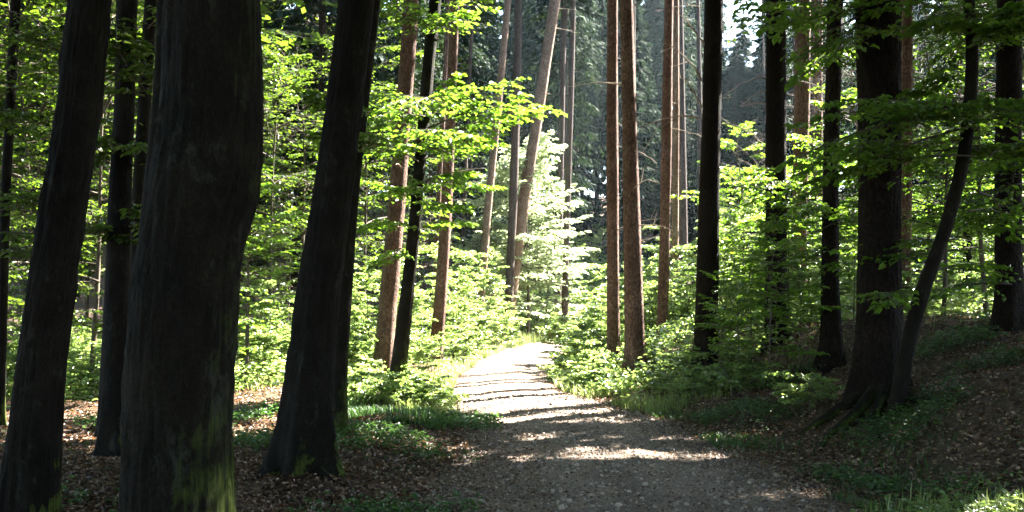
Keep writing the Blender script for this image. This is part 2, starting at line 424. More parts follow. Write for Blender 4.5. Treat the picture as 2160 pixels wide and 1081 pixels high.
def shrub(H, Rm, ns, nb, seed, ls=.07, full=True, nt_=6, nl=6, ev=.25, lf_=.55):
    lf, tw = MB(), MB()
    for i in range(ns):
        a = i * 2.4 + seed; r = rng.uniform(0, Rm * .5)
        h = H * rng.uniform(.55, 1)
        k = 8; t = np.linspace(0, 1, k)
        out_ = rng.uniform(.1, .45) * Rm
        PL = np.stack([math.cos(a) * (r + out_ * t ** 1.6), math.sin(a) * (r + out_ * t ** 1.6), h * t - .05], -1)
        tubes(tw, PL[None], (.012 * (1.1 - t))[None], 4)
        z = rng.uniform(.12 * h, h * .97, nb)
        f = z / h
        branches(lf, tw, on_line(PL, z), rng.uniform(0, 6.28, nb), rng.normal(.45, ev, nb), Rm * lf_ * (1.2 - f * .75) * rng.uniform(.5, 1.1, nb),
                 .2, nt_, nl, ls, full=full, rad=.006, flat=.5, lw=.6)
    return tw.mesh('stem', M['twig'], True), lf

def spruce(H, z0, Rm, nb, seed, hang=.5, dens=12, ls=.3, lw=.16, mb_t=None):
    """spruce: whorled drooping boughs with hanging needle twigs"""
    lf, tw = MB(), MB()
    z = np.sort(rng.uniform(z0, H, nb)); f = (z - z0) / (H - z0)
    az = np.arange(nb) * 2.4 + rng.normal(0, .4, nb)
    L = Rm * (1 - f) ** .7 * (.35 + .65 * np.clip(f * 5, 0, 1)) * rng.uniform(.7, 1.1, nb) + .15
    k = 7; t = np.linspace(0, 1, k)
    Hh = np.stack([np.cos(az), np.sin(az), 0 * az], -1); Sd = np.stack([-np.sin(az), np.cos(az), 0 * az], -1)
    S = np.stack([0 * z, 0 * z, z], -1)
    PL = S[:, None] + Hh[:, None] * L[:, None, None] * t[None, :, None] + np.array([0, 0, 1.]) * (L[:, None] * (.05 * t - .55 * t ** 2 + .25 * t ** 4))[..., None]
    tubes(tw, PL, .014 * L[:, None] * (1.1 - t) + .003, 3)
    u = rng.random((nb, dens)) ** .8 * .92 + .08
    fi = u * (k - 1); i0 = np.minimum(fi.astype(int), k - 2); fr = (fi - i0)[..., None]; ar = np.arange(nb)[:, None]
    B = PL[ar, i0] * (1 - fr) + PL[ar, i0 + 1] * fr
    sgn = np.where(rng.random((nb, dens)) < .5, -1, 1)[..., None]
    Dt = unit(Hh[:, None] * .55 + sgn * Sd[:, None] * rng.uniform(.3, 1, (nb, dens, 1)) + np.array([0, 0, -hang]) * rng.uniform(.3, 1.6, (nb, dens, 1)))
    Lt = (L[:, None] * .38 * (1.15 - u) + .18) * rng.uniform(.6, 1.3, (nb, dens))
    q = 6
    s = (np.arange(q) + .2) / q
    P = B[:, :, None] + Dt[:, :, None] * (Lt[..., None] * s)[..., None] + np.array([0, 0, -.25]) * (Lt[..., None] * s ** 2)[..., None]
    sg = np.where(np.arange(q) % 2 == 0, 1, -1)[None, None, :, None]
    D = Dt[:, :, None] + sg * unit(np.cross(Dt, np.array([0, 0, 1.])))[:, :, None] * .6 + np.array([0, 0, -.5]) + rng.normal(0, .25, P.shape)
    P = P.reshape(-1, 3); D = D.reshape(-1, 3)
    N = np.array([0, 0, 1.]) + rng.normal(0, .6, P.shape)
    ln = ls * rng.uniform(.5, 1.2, len(P))
    leaves(lf, P, D, N, ln, ln * lw * 2, False)
    return tw, lf

# ------------------------------------------------------------------ trunks
def trunk_mesh(mat, P, Rd, seg=20, roots=1.0, rough=.04, seed=0, step=.1, lobes=5, knobs=()):
    """P (n,3) centre line from the ground up (world), Rd radii -> mesh in coordinates local to P[0]"""
    base = P[0].copy()
    ds = np.r_[0, np.cumsum(np.linalg.norm(np.diff(P, axis=0), axis=1))]
    s1 = np.arange(-.35, min(ds[-1], 9), step); s2 = np.arange(min(ds[-1], 9), ds[-1] + .4, .5)
    s = np.r_[s1, s2]
    # smooth the centre line
    Ps = np.stack([np.interp(s, ds, P[:, i]) for i in range(3)], -1); r = np.interp(s, ds, Rd)
    Ps[s < 0] += np.array([0, 0, 1.]) * s[s < 0][:, None]
    ker = np.array([1, 2, 3, 4, 3, 2, 1.]); ker /= ker.sum()
    for _ in range(2):
        pd = np.pad(Ps, ((3, 3), (0, 0)), mode='reflect', reflect_type='odd')
        Ps = np.stack([np.convolve(pd[:, i], ker, 'valid') for i in range(3)], -1)
    rs = np.random.default_rng(seed)
    th = np.arange(seg) * 2 * math.pi / seg
    ph = rs.random(4) * 6.28
    r0 = Rd[0]
    fl = np.exp(-np.clip(s, -.2, None) / (r0 * 1.5 + .08))[:, None] * roots
    lob = .5 + .5 * np.cos(lobes * th + ph[0] + .8 * np.sin(th + ph[1]))[None]
    rr = r[:, None] * (1 + fl * (.18 + .75 * lob ** 2))
    nz = np.sin(th[None] * 3 + s[:, None] * .9 + ph[1]) * .5 + np.sin(th[None] * 5 + s[:, None] * 2.3 + ph[2]) * .3 + np.sin(th[None] * 2 - s[:, None] * 1.4 + ph[3]) * .6
    rr = rr * (1 + rough * nz + rs.normal(0, rough * .25, rr.shape))
    if seg >= 80:   # fine vertical fissures on the near trunks
        kk = max(4, len(s) // 5)
        g_ = rs.normal(0, 1, (kk, seg)); g_ = (g_ + np.roll(g_, 1, 1)) * .6
        xi = np.linspace(0, kk - 1.001, len(s)); i0 = xi.astype(int); fr = (xi - i0)[:, None]
        rr = rr + .006 * (g_[i0] * (1 - fr) + g_[i0 + 1] * fr)
    for (ks, ka, kw, kh) in knobs:
        da = (th[None] - ka + math.pi) % (2 * math.pi) - math.pi
        rr = rr + kh * np.exp(-((s[:, None] - ks) / kw) ** 2 - (da / .5) ** 2)
    V = Ps[:, None] + np.stack([rr * np.cos(th), rr * np.sin(th), 0 * rr], -1)
    V -= base
    mb = MB(); k = len(s); idx = np.arange(k * seg).reshape(k, seg); nx = np.roll(idx, -1, 1)
    mb.add(V, np.stack([idx[:-1], nx[:-1], nx[1:], idx[1:]], -1))
    c = len(V.reshape(-1, 3))   # cap
    top = idx[-1]; cap = V[-1].mean(0)
    ring = V[-1] * .5 + cap * .5 + np.array([0, 0, .03])
    mb.add(np.concatenate([V[-1], ring]), np.stack([np.arange(seg), (np.arange(seg) + 1) % seg, (np.arange(seg) + 1) % seg + seg, np.arange(seg) + seg], -1))
    if seg % 2 == 0:
        i = np.arange(0, seg // 2 - 1)
        mb.add(ring, np.stack([i, i + 1, seg - 2 - i, seg - 1 - i], -1))
    return mb.mesh('trunk', mat, True), Ps

def px_line(pts, Y, H):
    """pixel points (x, y, width) top to bottom at depth Y -> centre line from the ground to height H, radii"""
    pts = sorted(pts, key=lambda q: -q[1])
    P = [at(x, y, Y) for x, y, w in pts]; Rr = [w / F * Y / 2 for x, y, w in pts]
    g = gz(P[0][0], Y)
    d = unit(P[1] - P[0])
    while P and P[0][2] < g + .02 and len(P) > 1:
        P.pop(0); Rr.pop(0)
    k = (P[0][2] - g) / max(d[2], .5)
    b = P[0] - d * k; b[1] = Y; b[2] = gz(b[0], Y)
    P.insert(0, b); Rr.insert(0, Rr[0] * 1.04)
    if P[-1][2] < H:
        i = max(0, len(P) - 3)
        d = unit(P[-1] - P[i]); d = unit(d * np.array([.6, 1, 1]))
        top = P[-1] + d * (H - P[-1][2]) / d[2]
        z1 = P[-1][2]; r1 = Rr[-1]
        for q in (.35, .7, 1):
            P.append(P[-1] * 0 + (top - (top - at(pts[-1][0], pts[-1][1], Y)) * (1 - q))); Rr.append(r1 * (1 - .75 * q))
    return np.array(P), np.array(Rr)

def canopy(P, z0, H, Rm, nb, ls=.25, kind='beech', parent=None, base=None, nt_=7, nl=5):
    """high crown above the picture's frame, thinned where the sun comes through"""
    lf, tw = MB(), MB()
    z = np.sort(rng.uniform(z0, H, nb)); f = (z - z0) / (H - z0)
    S = on_line(P, z)
    az = np.arange(nb) * 2.4 + rng.normal(0, .5, nb)
    if kind == 'beech': L = Rm * (np.sin(np.clip(.2 + f * .8, 0, 1) * math.pi) ** .5 * .8 + .25) * rng.uniform(.6, 1.15, nb)
    else: L = Rm * (1.1 - f) * rng.uniform(.7, 1.1, nb)
    branches(lf, tw, S - base, az, rng.normal(.25 if kind == 'beech' else -.1, .15, nb), L, .15, nt_, nl, ls, full=False, rad=.02, cull=True, off=base, flat=.5, lw=.7, twl=.42)
    c = MB(); c.v = lf.v + tw.v; c.a = lf.a + tw.a; nl_ = sum(map(len, lf.f)); c.f = lf.f + [q + lf.n for q in tw.f]
    o = c.build('crown', M['shaded_beech'] if kind == 'beech' else M['spruce'], parent)
    o.data.materials.append(M['twig'])
    mi = np.zeros(len(o.data.polygons), np.int32); mi[nl_:] = 1
    o.data.polygons.foreach_set('material_index', mi)

def dead_branch(parent, base, p0, p1, sag, r=.012):
    k = 9; t = np.linspace(0, 1, k)
    PL = p0 + (p1 - p0) * t[:, None] + np.array([0, 0, 1.]) * (sag * np.sin(t * math.pi))[:, None] + rng.normal(0, .008, (k, 3))
    mb = MB(); tubes(mb, (PL - base)[None], (r * (1.05 - t * .8))[None], 5)
    n = rng.integers(1, 4)
    for _ in range(n):
        i = rng.integers(3, k - 1); q = PL[i]; d = unit(p1 - p0) * .6 + rng.normal(0, .6, 3); L = np.linalg.norm(p1 - p0) * rng.uniform(.15, .35)
        s = np.linspace(0, 1, 4)[:, None]
        tubes(mb, (q + d * L * s - base)[None], np.array([[.5, .4, .3, .1]]) * r, 4)
    mb.build('dead_branch', M['dead_twig'], parent, True)

TREES = {}
def tree(key, name, label, cat, group, pts, Y, H, mat, crown=None, seg=20, roots=1.0, rough=.04, knobs=(), lobes=5, twigs=0):
    P, Rr = px_line(pts, Y, H)
    e = empty(name, P[0].tolist())
    tag(e, label, cat, group)
    me, Ps = trunk_mesh(M[mat], P, Rr, seg, roots, rough, hash_seed(key), .035 if seg >= 80 else .1 if Y < 20 else .2, lobes, knobs)
    o = bpy.data.objects.new('trunk', me); COL.objects.link(o); o.parent = e
    if crown:
        z0, Rm, nb, kind = crown
        canopy(P, z0, H - .5, Rm, nb, kind=kind, parent=e, base=P[0])
    for i in range(twigs):
        z = rng.uniform(2.0, min(H, 1.6 + .3 * Y)); q = on_line(P, np.array([z]))[0]
        a = rng.uniform(0, 6.28); L = rng.choice([.15, .25, .4, 1.1], p=[.35, .3, .2, .15]) * rng.uniform(.7, 1.3)
        d = np.array([math.cos(a), math.sin(a), rng.uniform(-.4, .15)])
        dead_branch(e, P[0], q, q + d * L, .06 * L, .009 if L < .8 else .013)
    TREES[key] = (e, P, Rr)
    return e
def hash_seed(s): return sum(ord(c) * (i + 3) for i, c in enumerate(s)) % 9973

BG = 'beech trunks in the shade left of the track'
SG = 'spruce trunks along the track'
B_ = 'beech_tree'; S_ = 'spruce_tree'
# left: beeches
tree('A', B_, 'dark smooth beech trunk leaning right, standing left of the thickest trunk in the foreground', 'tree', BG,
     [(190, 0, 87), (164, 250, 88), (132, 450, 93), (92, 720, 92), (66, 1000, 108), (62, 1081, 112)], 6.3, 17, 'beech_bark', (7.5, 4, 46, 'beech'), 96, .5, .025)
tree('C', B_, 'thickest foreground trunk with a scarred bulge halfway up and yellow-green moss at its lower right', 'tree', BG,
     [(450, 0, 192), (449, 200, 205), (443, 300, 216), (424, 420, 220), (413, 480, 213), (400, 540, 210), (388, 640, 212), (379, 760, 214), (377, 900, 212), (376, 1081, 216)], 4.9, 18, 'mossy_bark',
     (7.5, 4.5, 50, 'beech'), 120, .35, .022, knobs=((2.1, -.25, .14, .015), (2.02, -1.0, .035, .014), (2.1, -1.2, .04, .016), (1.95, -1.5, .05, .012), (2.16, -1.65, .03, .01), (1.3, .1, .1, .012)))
tree('E', B_, 'leaning dark beech with widely flared roots at the left edge of the track', 'tree', BG,
     [(752, 0, 76), (728, 200, 76), (698, 440, 82), (668, 650, 90), (650, 850, 98), (645, 960, 106), (642, 1005, 112)], 9.4, 18, 'beech_bark', (8, 4.2, 46, 'beech'), 80, .9, .03)
tree('F', B_, 'narrow mossy trunk close behind the right side of the leaning flared-root beech', 'tree', BG,
     [(790, 0, 28), (772, 150, 28), (755, 300, 28), (738, 450, 30), (728, 600, 32), (716, 760, 36), (712, 920, 42)], 11.4, 17, 'mossy_bark', (8.5, 3.5, 36, 'beech'), 18, .7, .04)
tree('B', B_, 'slender dark beech with flared foot seen between the two big leaning foreground trunks', 'tree', BG,
     [(268, 0, 44), (262, 250, 42), (252, 420, 46), (246, 650, 50), (242, 850, 54), (238, 980, 60)], 10.0, 17, 'beech_bark', (8.5, 3.8, 40, 'beech'), 20, .9, .035)
# the snag in front of it
P_, R_ = px_line([(259, 95, 26), (258, 180, 40), (250, 420, 42), (236, 650, 34), (226, 850, 34), (222, 925, 36)], 11.9, 4.6)
P_ = P_[:-3]; R_ = R_[:-3]
e = empty('dead_snag', P_[0].tolist()); tag(e, 'broken-off dead trunk with a rounded dark top beside the slender flared beech', 'dead tree')
me, _q = trunk_mesh(M['beech_bark'], P_, R_, 16, .6, .04, 5)
o = bpy.data.objects.new('trunk', me); COL.objects.link(o); o.parent = e
tree('D', B_, 'thin dark trunk half hidden behind the left side of the thickest foreground trunk', 'tree', BG,
     [(352, 0, 38), (344, 150, 36), (334, 280, 36), (320, 400, 36), (308, 520, 36), (300, 700, 38), (296, 900, 42)], 8.6, 16, 'beech_bark', (8, 3.5, 36, 'beech'), 16, .6)
tree('H', B_, 'slim dark pole trunk just right of the rounded broken snag', 'tree', BG,
     [(320, 0, 26), (312, 100, 28), (303, 250, 28), (292, 400, 26), (286, 650, 26), (280, 850, 28)], 14, 17, 'beech_bark', (9, 3.2, 34, 'beech'), 14, .7)
tree('G', B_, 'slim grey-brown trunk at the extreme left with leafy sprays across it', 'tree', BG,
     [(34, 0, 20), (28, 100, 21), (20, 250, 20), (12, 400, 20), (6, 600, 20), (0, 800, 22)], 13, 16, 'beech_bark', (9, 3.2, 34, 'beech'), 14, .7)
tree('I', B_, 'dark mossy curved beech standing in front of the reddish spruce left of the sunlit track', 'tree', BG,
     [(918, 0, 26), (906, 110, 27), (895, 250, 25), (882, 390, 24), (873, 500, 26), (860, 610, 29), (846, 730, 34), (833, 840, 38)], 16.8, 16, 'mossy_bark', (9.5, 3.2, 30, 'beech'), 16, .6, .06)
# middle: spruces
tree('J', S_, 'reddish-brown spruce directly behind the dark mossy curved beech', 'tree', SG,
     [(868, 0, 32), (858, 150, 33), (845, 320, 34), (833, 480, 36), (822, 600, 38), (812, 720, 40), (806, 800, 42)], 20, 20, 'spruce_bark', (12, 2.8, 34, 'spruce'), 20, .4, twigs=3)
tree('K', S_, 'brown spruce rising from the bright bushes left of the clearing', 'tree', SG,
     [(958, 40, 20), (950, 250, 22), (942, 430, 24), (932, 600, 26), (920, 740, 28)], 25, 21, 'spruce_bark', (12.5, 2.5, 30, 'spruce'), 16, .3, twigs=3)
tree('K2', S_, 'thin spruce pole just left of the brown spruce in the bright bushes', 'tree', SG,
     [(944, 60, 11), (934, 250, 12), (926, 400, 12), (915, 700, 13)], 33, 21, 'spruce_bark', (13, 2, 24, 'spruce'), 10, .3)
tree('L', S_, 'slim leaning spruce left of the strongly tilted pale spruce', 'tree', SG,
     [(1072, 0, 14), (1056, 170, 15), (1040, 330, 16), (1028, 450, 16), (1018, 590, 17), (1008, 720, 18)], 38, 24, 'pale_bark', (16.5, 2.2, 26, 'spruce'), 12, .3, twigs=4)
tree('M', S_, 'strongly tilted pale spruce behind the white-lit bush', 'tree', SG,
     [(1173, 0, 23), (1152, 120, 23), (1130, 270, 24), (1109, 400, 25), (1091, 520, 26), (1074, 650, 27), (1066, 710, 28)], 40, 25, 'pale_bark', (17, 2.2, 26, 'spruce'), 16, .3, twigs=6)
tree('M2', S_, 'brown spruce seen between the slim leaning spruce and the strongly tilted one', 'tree', SG,
     [(1093, 0, 17), (1090, 200, 17), (1083, 420, 18), (1075, 580, 18), (1070, 720, 18)], 39, 23, 'far_bark', (15, 2.4, 40, 'spruce'), 12, .3, twigs=3)
tree('M3', S_, 'left of the twin thin spruces at the far end of the track', 'tree', SG,
     [(1190, 0, 11), (1184, 300, 12), (1180, 500, 12), (1176, 720, 13)], 46, 24, 'far_bark', (15, 2.2, 40, 'spruce'), 10, .3, twigs=2)
tree('M4', S_, 'right of the twin thin spruces at the far end of the track', 'tree', SG,
     [(1208, 60, 11), (1203, 250, 12), (1196, 450, 13), (1190, 720, 15)], 43, 24, 'far_bark', (15, 2.2, 40, 'spruce'), 10, .3, twigs=2)
tree('M5', S_, 'very thin far pole left of the slim leaning spruce', 'tree', SG,
     [(996, 30, 8), (986, 250, 8), (976, 500, 9), (972, 700, 9)], 42, 22, 'far_bark', (14, 2, 30, 'spruce'), 8, .3)
# right: spruces
tree('N', S_, 'reddish spruce just left of the stout root-flared spruce at the track bend', 'tree', SG,
     [(1292, 0, 22), (1291, 250, 24), (1293, 500, 26), (1294, 740, 27)], 22, 21, 'spruce_bark', (12, 2.6, 32, 'spruce'), 18, .4, twigs=10)
tree('O', S_, 'stout reddish-brown spruce with mossy root flare right beside the track', 'tree', SG,
     [(1321, 0, 27), (1328, 250, 31), (1333, 480, 36), (1337, 650, 40), (1341, 810, 46)], 19, 21, 'spruce_bark', (11.5, 2.8, 34, 'spruce'), 24, .9, twigs=8)
tree('P', S_, 'narrow reddish spruce with dead stubs, third from the track on the right', 'tree', SG,
     [(1411, 0, 19), (1406, 300, 22), (1401, 550, 23), (1394, 780, 26)], 24, 22, 'spruce_bark', (12.5, 2.5, 30, 'spruce'), 16, .4, twigs=12)
tree('Q', S_, 'thin pale spruce touching the right side of the narrow stubbed spruce', 'tree', SG,
     [(1426, 0, 12), (1426, 300, 14), (1422, 650, 15)], 30, 22, 'pale_bark', (13, 2.2, 26, 'spruce'), 12, .3, twigs=10)
tree('R', S_, 'straight dark brown spruce with a long curved dead branch reaching right', 'tree', SG,
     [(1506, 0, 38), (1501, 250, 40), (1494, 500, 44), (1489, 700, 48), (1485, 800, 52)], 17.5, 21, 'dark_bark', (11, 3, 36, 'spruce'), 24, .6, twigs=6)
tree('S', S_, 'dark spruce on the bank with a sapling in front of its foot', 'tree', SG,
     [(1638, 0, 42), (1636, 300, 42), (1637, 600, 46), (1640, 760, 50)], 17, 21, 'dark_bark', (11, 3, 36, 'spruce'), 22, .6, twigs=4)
tree('T', S_, 'sunlit pinkish-brown spruce behind the bank between two dark trunks', 'tree', SG,
     [(1694, 0, 32), (1691, 250, 32), (1686, 500, 32), (1682, 700, 33)], 24, 22, 'spruce_bark', (12, 2.6, 32, 'spruce'), 16, .4, twigs=5)
tree('T2', S_, 'thin sunlit spruce immediately right of the pinkish-brown one behind the bank', 'tree', SG,
     [(1724, 0, 22), (1724, 250, 22), (1722, 600, 22)], 31, 22, 'spruce_bark', (13, 2.4, 30, 'spruce'), 12, .3, twigs=3)
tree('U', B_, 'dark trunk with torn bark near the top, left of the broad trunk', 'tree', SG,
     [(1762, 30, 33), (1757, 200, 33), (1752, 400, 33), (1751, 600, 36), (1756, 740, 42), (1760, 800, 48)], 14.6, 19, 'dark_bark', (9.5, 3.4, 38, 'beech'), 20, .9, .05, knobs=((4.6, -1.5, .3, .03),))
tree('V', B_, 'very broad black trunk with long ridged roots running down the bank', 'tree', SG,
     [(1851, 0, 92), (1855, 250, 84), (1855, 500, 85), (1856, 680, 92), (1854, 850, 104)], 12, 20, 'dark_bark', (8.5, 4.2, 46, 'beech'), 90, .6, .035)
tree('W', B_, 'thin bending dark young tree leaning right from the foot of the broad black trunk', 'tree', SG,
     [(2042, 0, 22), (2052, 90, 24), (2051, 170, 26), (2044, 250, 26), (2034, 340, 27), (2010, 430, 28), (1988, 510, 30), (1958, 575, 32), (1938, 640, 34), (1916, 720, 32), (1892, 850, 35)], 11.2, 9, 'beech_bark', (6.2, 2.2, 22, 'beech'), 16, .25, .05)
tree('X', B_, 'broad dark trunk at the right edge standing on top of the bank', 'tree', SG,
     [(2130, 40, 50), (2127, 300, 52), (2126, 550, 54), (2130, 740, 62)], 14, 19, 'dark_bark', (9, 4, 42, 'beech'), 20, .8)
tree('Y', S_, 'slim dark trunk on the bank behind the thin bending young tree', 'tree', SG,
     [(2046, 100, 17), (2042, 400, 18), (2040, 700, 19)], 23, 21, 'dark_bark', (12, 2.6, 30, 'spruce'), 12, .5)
tree('Z', S_, 'dim trunk behind the right side of the very broad black trunk', 'tree', SG,
     [(1914, 0, 22), (1912, 400, 23), (1910, 700, 24)], 20, 21, 'spruce_bark', (12, 2.6, 30, 'spruce'), 14, .5)
# the long curved dead branches
e, P, _r = TREES['R']
for (a, b, s) in (((1522, 262), (1612, 305), .1), ((1480, 250), (1345, 275), .12), ((1484, 170), (1400, 90), .1), ((1490, 100), (1425, 25), .05), ((1482, 230), (1430, 160), .1)):
    dead_branch(e, P[0], at(*a, 17.5), at(*b, 17.3), s, .017)
e, P, _r = TREES['S']
for (a, b, s) in (((1618, 165), (1530, 200), .08), ((1618, 190), (1560, 225), .03), ((1617, 218), (1560, 225), .02)):
    dead_branch(e, P[0], at(*a, 17), at(*b, 16.8), s, .015)
e, P, _r = TREES['M']
for (a, b, s) in (((1178, 18), (1228, 24), .02), ((1172, 60), (1218, 70), .02), ((1130, 275), (1148, 278), 0), ((1145, 196), (1166, 200), 0)):
    dead_branch(e, P[0], at(*a, 40), at(*b, 39.8), s, .022)
# long surface roots of the broad trunk
e, P, _r = TREES['V']
for (a, y1, x1) in ((-2.5, 10.4, 2.9), (-1.9, 10.2, 3.6), (-2.9, 11.6, 3.0), (-1.2, 10.6, 4.6)):
    k = 12; t = np.linspace(0, 1, k)
    x = P[0][0] + (x1 - P[0][0]) * t + .06 * np.sin(t * 9); y = P[0][1] + (y1 - P[0][1]) * t
    z = ground(x, y) + .16 * (1 - t) ** 2 + .01
    mb = MB(); tubes(mb, (np.stack([x, y, z], -1) - P[0])[None], (.085 * (1.05 - t))[None], 8); mb.build('root', M['mossy_bark'], e, True)
e, P, _r = TREES['E']
for (y1, x1) in ((9.0, -2.45), (8.9, -1.5), (9.9, -2.5)):
    k = 10; t = np.linspace(0, 1, k)
    x = P[0][0] + (x1 - P[0][0]) * t; y = P[0][1] + (y1 - P[0][1]) * t
    z = ground(x, y) + .14 * (1 - t) ** 2 - .01
    mb = MB(); tubes(mb, (np.stack([x, y, z], -1) - P[0])[None], (.09 * (1.05 - t))[None], 8); mb.build('root', M['beech_bark'], e, True)

# ------------------------------------------------------------------ leafy branches that hang into the picture, each a part of its tree
def hang(key, specs, mat='beech', ls=.08, nt_=9, nl=7, dz=.5, full=True, name='foliage'):
    """specs: (px0, py0, Y0, px1, py1, Y1, n): n boughs in a sheaf from point 0 to point 1"""
    e, P, _r = TREES[key]
    for (x0, y0, Y0, x1, y1, Y1, n) in specs:
        lf, tw = MB(), MB()
        a = at(x0, y0, Y0); b = at(x1, y1, Y1)
        S = np.repeat(a[None], n, 0); E = np.repeat(b[None], n, 0)
        if n > 1:
            S = S + rng.normal(0, .12, (n, 3)); E = E + rng.normal(0, 1, (n, 3)) * np.array([.45, .6, .28]) * dz
        V = E - S; hl = np.linalg.norm(V[:, :2], axis=1); L = np.linalg.norm(V, axis=1)
        az = np.arctan2(V[:, 1], V[:, 0]); dr = .18
        el = np.arctan2(V[:, 2] + dr * L, hl)
        el = np.clip(el, -.6, 1.2)
        branches(lf, tw, S - P[0], az, el, L, dr, nt_, nl, ls, full=full, rad=.009)
        o = lf.build(name, M[mat], e); tw.build('twig', M['twig'], o)
hang('I', [(893, 250, 16.8, 760, 250, 15.6, 3), (893, 240, 16.8, 1000, 170, 16, 3), (890, 260, 16.8, 1110, 175, 16.2, 3), (888, 300, 16.8, 1120, 250, 16.4, 3),
           (885, 330, 16.8, 760, 310, 16, 3), (885, 330, 16.8, 1060, 300, 16.2, 3), (882, 380, 16.8, 1010, 370, 16, 3), (880, 400, 16.8, 770, 400, 16, 3),
           (876, 450, 16.8, 960, 430, 16, 2), (872, 480, 16.8, 770, 475, 16.2, 2), (874, 480, 16.8, 1000, 470, 16.3, 1),
           (895, 230, 16.8, 850, 215, 14.6, 3), (890, 290, 16.8, 930, 270, 14.6, 3), (888, 330, 16.8, 850, 330, 14.8, 2), (905, 60, 16.8, 1000, 10, 15.5, 3), (905, 60, 16.8, 830, 0, 15.6, 3),
           (870, 520, 16.8, 790, 560, 16, 1)], ls=.095, nt_=9, nl=7)
hang('F', [(755, 250, 11.3, 690, 200, 10.6, 2), (752, 300, 11.3, 700, 285, 10.6, 2), (750, 330, 11.3, 660, 280, 11, 1)], ls=.08, dz=.3)
hang('W', [(2044, 240, 11.2, 1740, 300, 10.4, 4), (2044, 240, 11.2, 1850, 240, 10.4, 3), (2040, 300, 11.2, 1700, 390, 10.8, 3), (2040, 260, 11.2, 2170, 230, 10.2, 4),
           (2048, 60, 11.2, 1960, 20, 10.2, 3), (2048, 90, 11.2, 2160, 40, 10.2, 4), (2048, 140, 11.2, 1930, 160, 11.8, 2), (2036, 330, 11.2, 2150, 310, 12.3, 4),
           (1985, 520, 11.2, 1870, 520, 11.6, 2), (1960, 580, 11.2, 2110, 560, 12.3, 1), (1940, 620, 11.2, 1840, 640, 10.4, 1),
           (2010, 430, 11.2, 2160, 480, 12.4, 3)], ls=.085)
hang('V', [(1850, 60, 12, 1720, 90, 10.8, 3), (1850, 40, 12, 1950, 20, 10.6, 2), (1850, 20, 12, 1650, 20, 11.4, 3), (1855, 300, 12, 1780, 330, 10.6, 3)], ls=.085)
hang('S', [(1636, 90, 17, 1560, 20, 16, 2), (1636, 60, 17, 1700, 30, 15.6, 3), (1636, 420, 17, 1610, 350, 16, 1), (1640, 520, 17, 1640, 520, 15.6, 1), (1637, 380, 17, 1600, 420, 15.5, 1)], ls=.09)
hang('U', [(1757, 100, 14.6, 1800, 160, 13.4, 2), (1752, 420, 14.6, 1690, 470, 13.6, 2), (1752, 560, 14.6, 1800, 560, 13.4, 2), (1752, 480, 14.6, 1830, 430, 13.4, 2)], ls=.085)
hang('X', [(2126, 100, 14, 2050, 60, 12.8, 3), (2126, 420, 14, 2040, 440, 12.8, 3), (2126, 380, 14, 2160, 300, 12.6, 3), (2126, 600, 14, 2050, 620, 13, 2)], ls=.085)
hang('B', [(262, 200, 10, 330, 120, 9.4, 3), (255, 330, 10, 330, 330, 9.5, 3), (255, 300, 10, 190, 350, 9.6, 2), (250, 450, 10, 310, 470, 9.6, 2), (262, 100, 10, 200, 60, 9.6, 3), (250, 520, 10, 180, 520, 9.8, 2)], mat='shaded_beech', ls=.075)
hang('G', [(28, 100, 13, 110, 80, 12.2, 3), (22, 240, 13, 110, 230, 12.2, 3), (12, 420, 13, 100, 420, 12.2, 3), (24, 180, 13, -40, 160, 12, 3), (10, 500, 13, 110, 530, 12.4, 3), (30, 50, 13, 120, 150, 12.4, 3)], mat='shaded_beech', ls=.08)
hang('H', [(312, 120, 14, 250, 60, 13.2, 3), (300, 280, 14, 240, 300, 13.2, 2), (290, 420, 14, 230, 460, 13.2, 2), (312, 60, 14, 380, 10, 13, 2)], mat='shaded_beech', ls=.08)
hang('C', [(540, 420, 6.5, 600, 440, 9.5, 1)][:0])

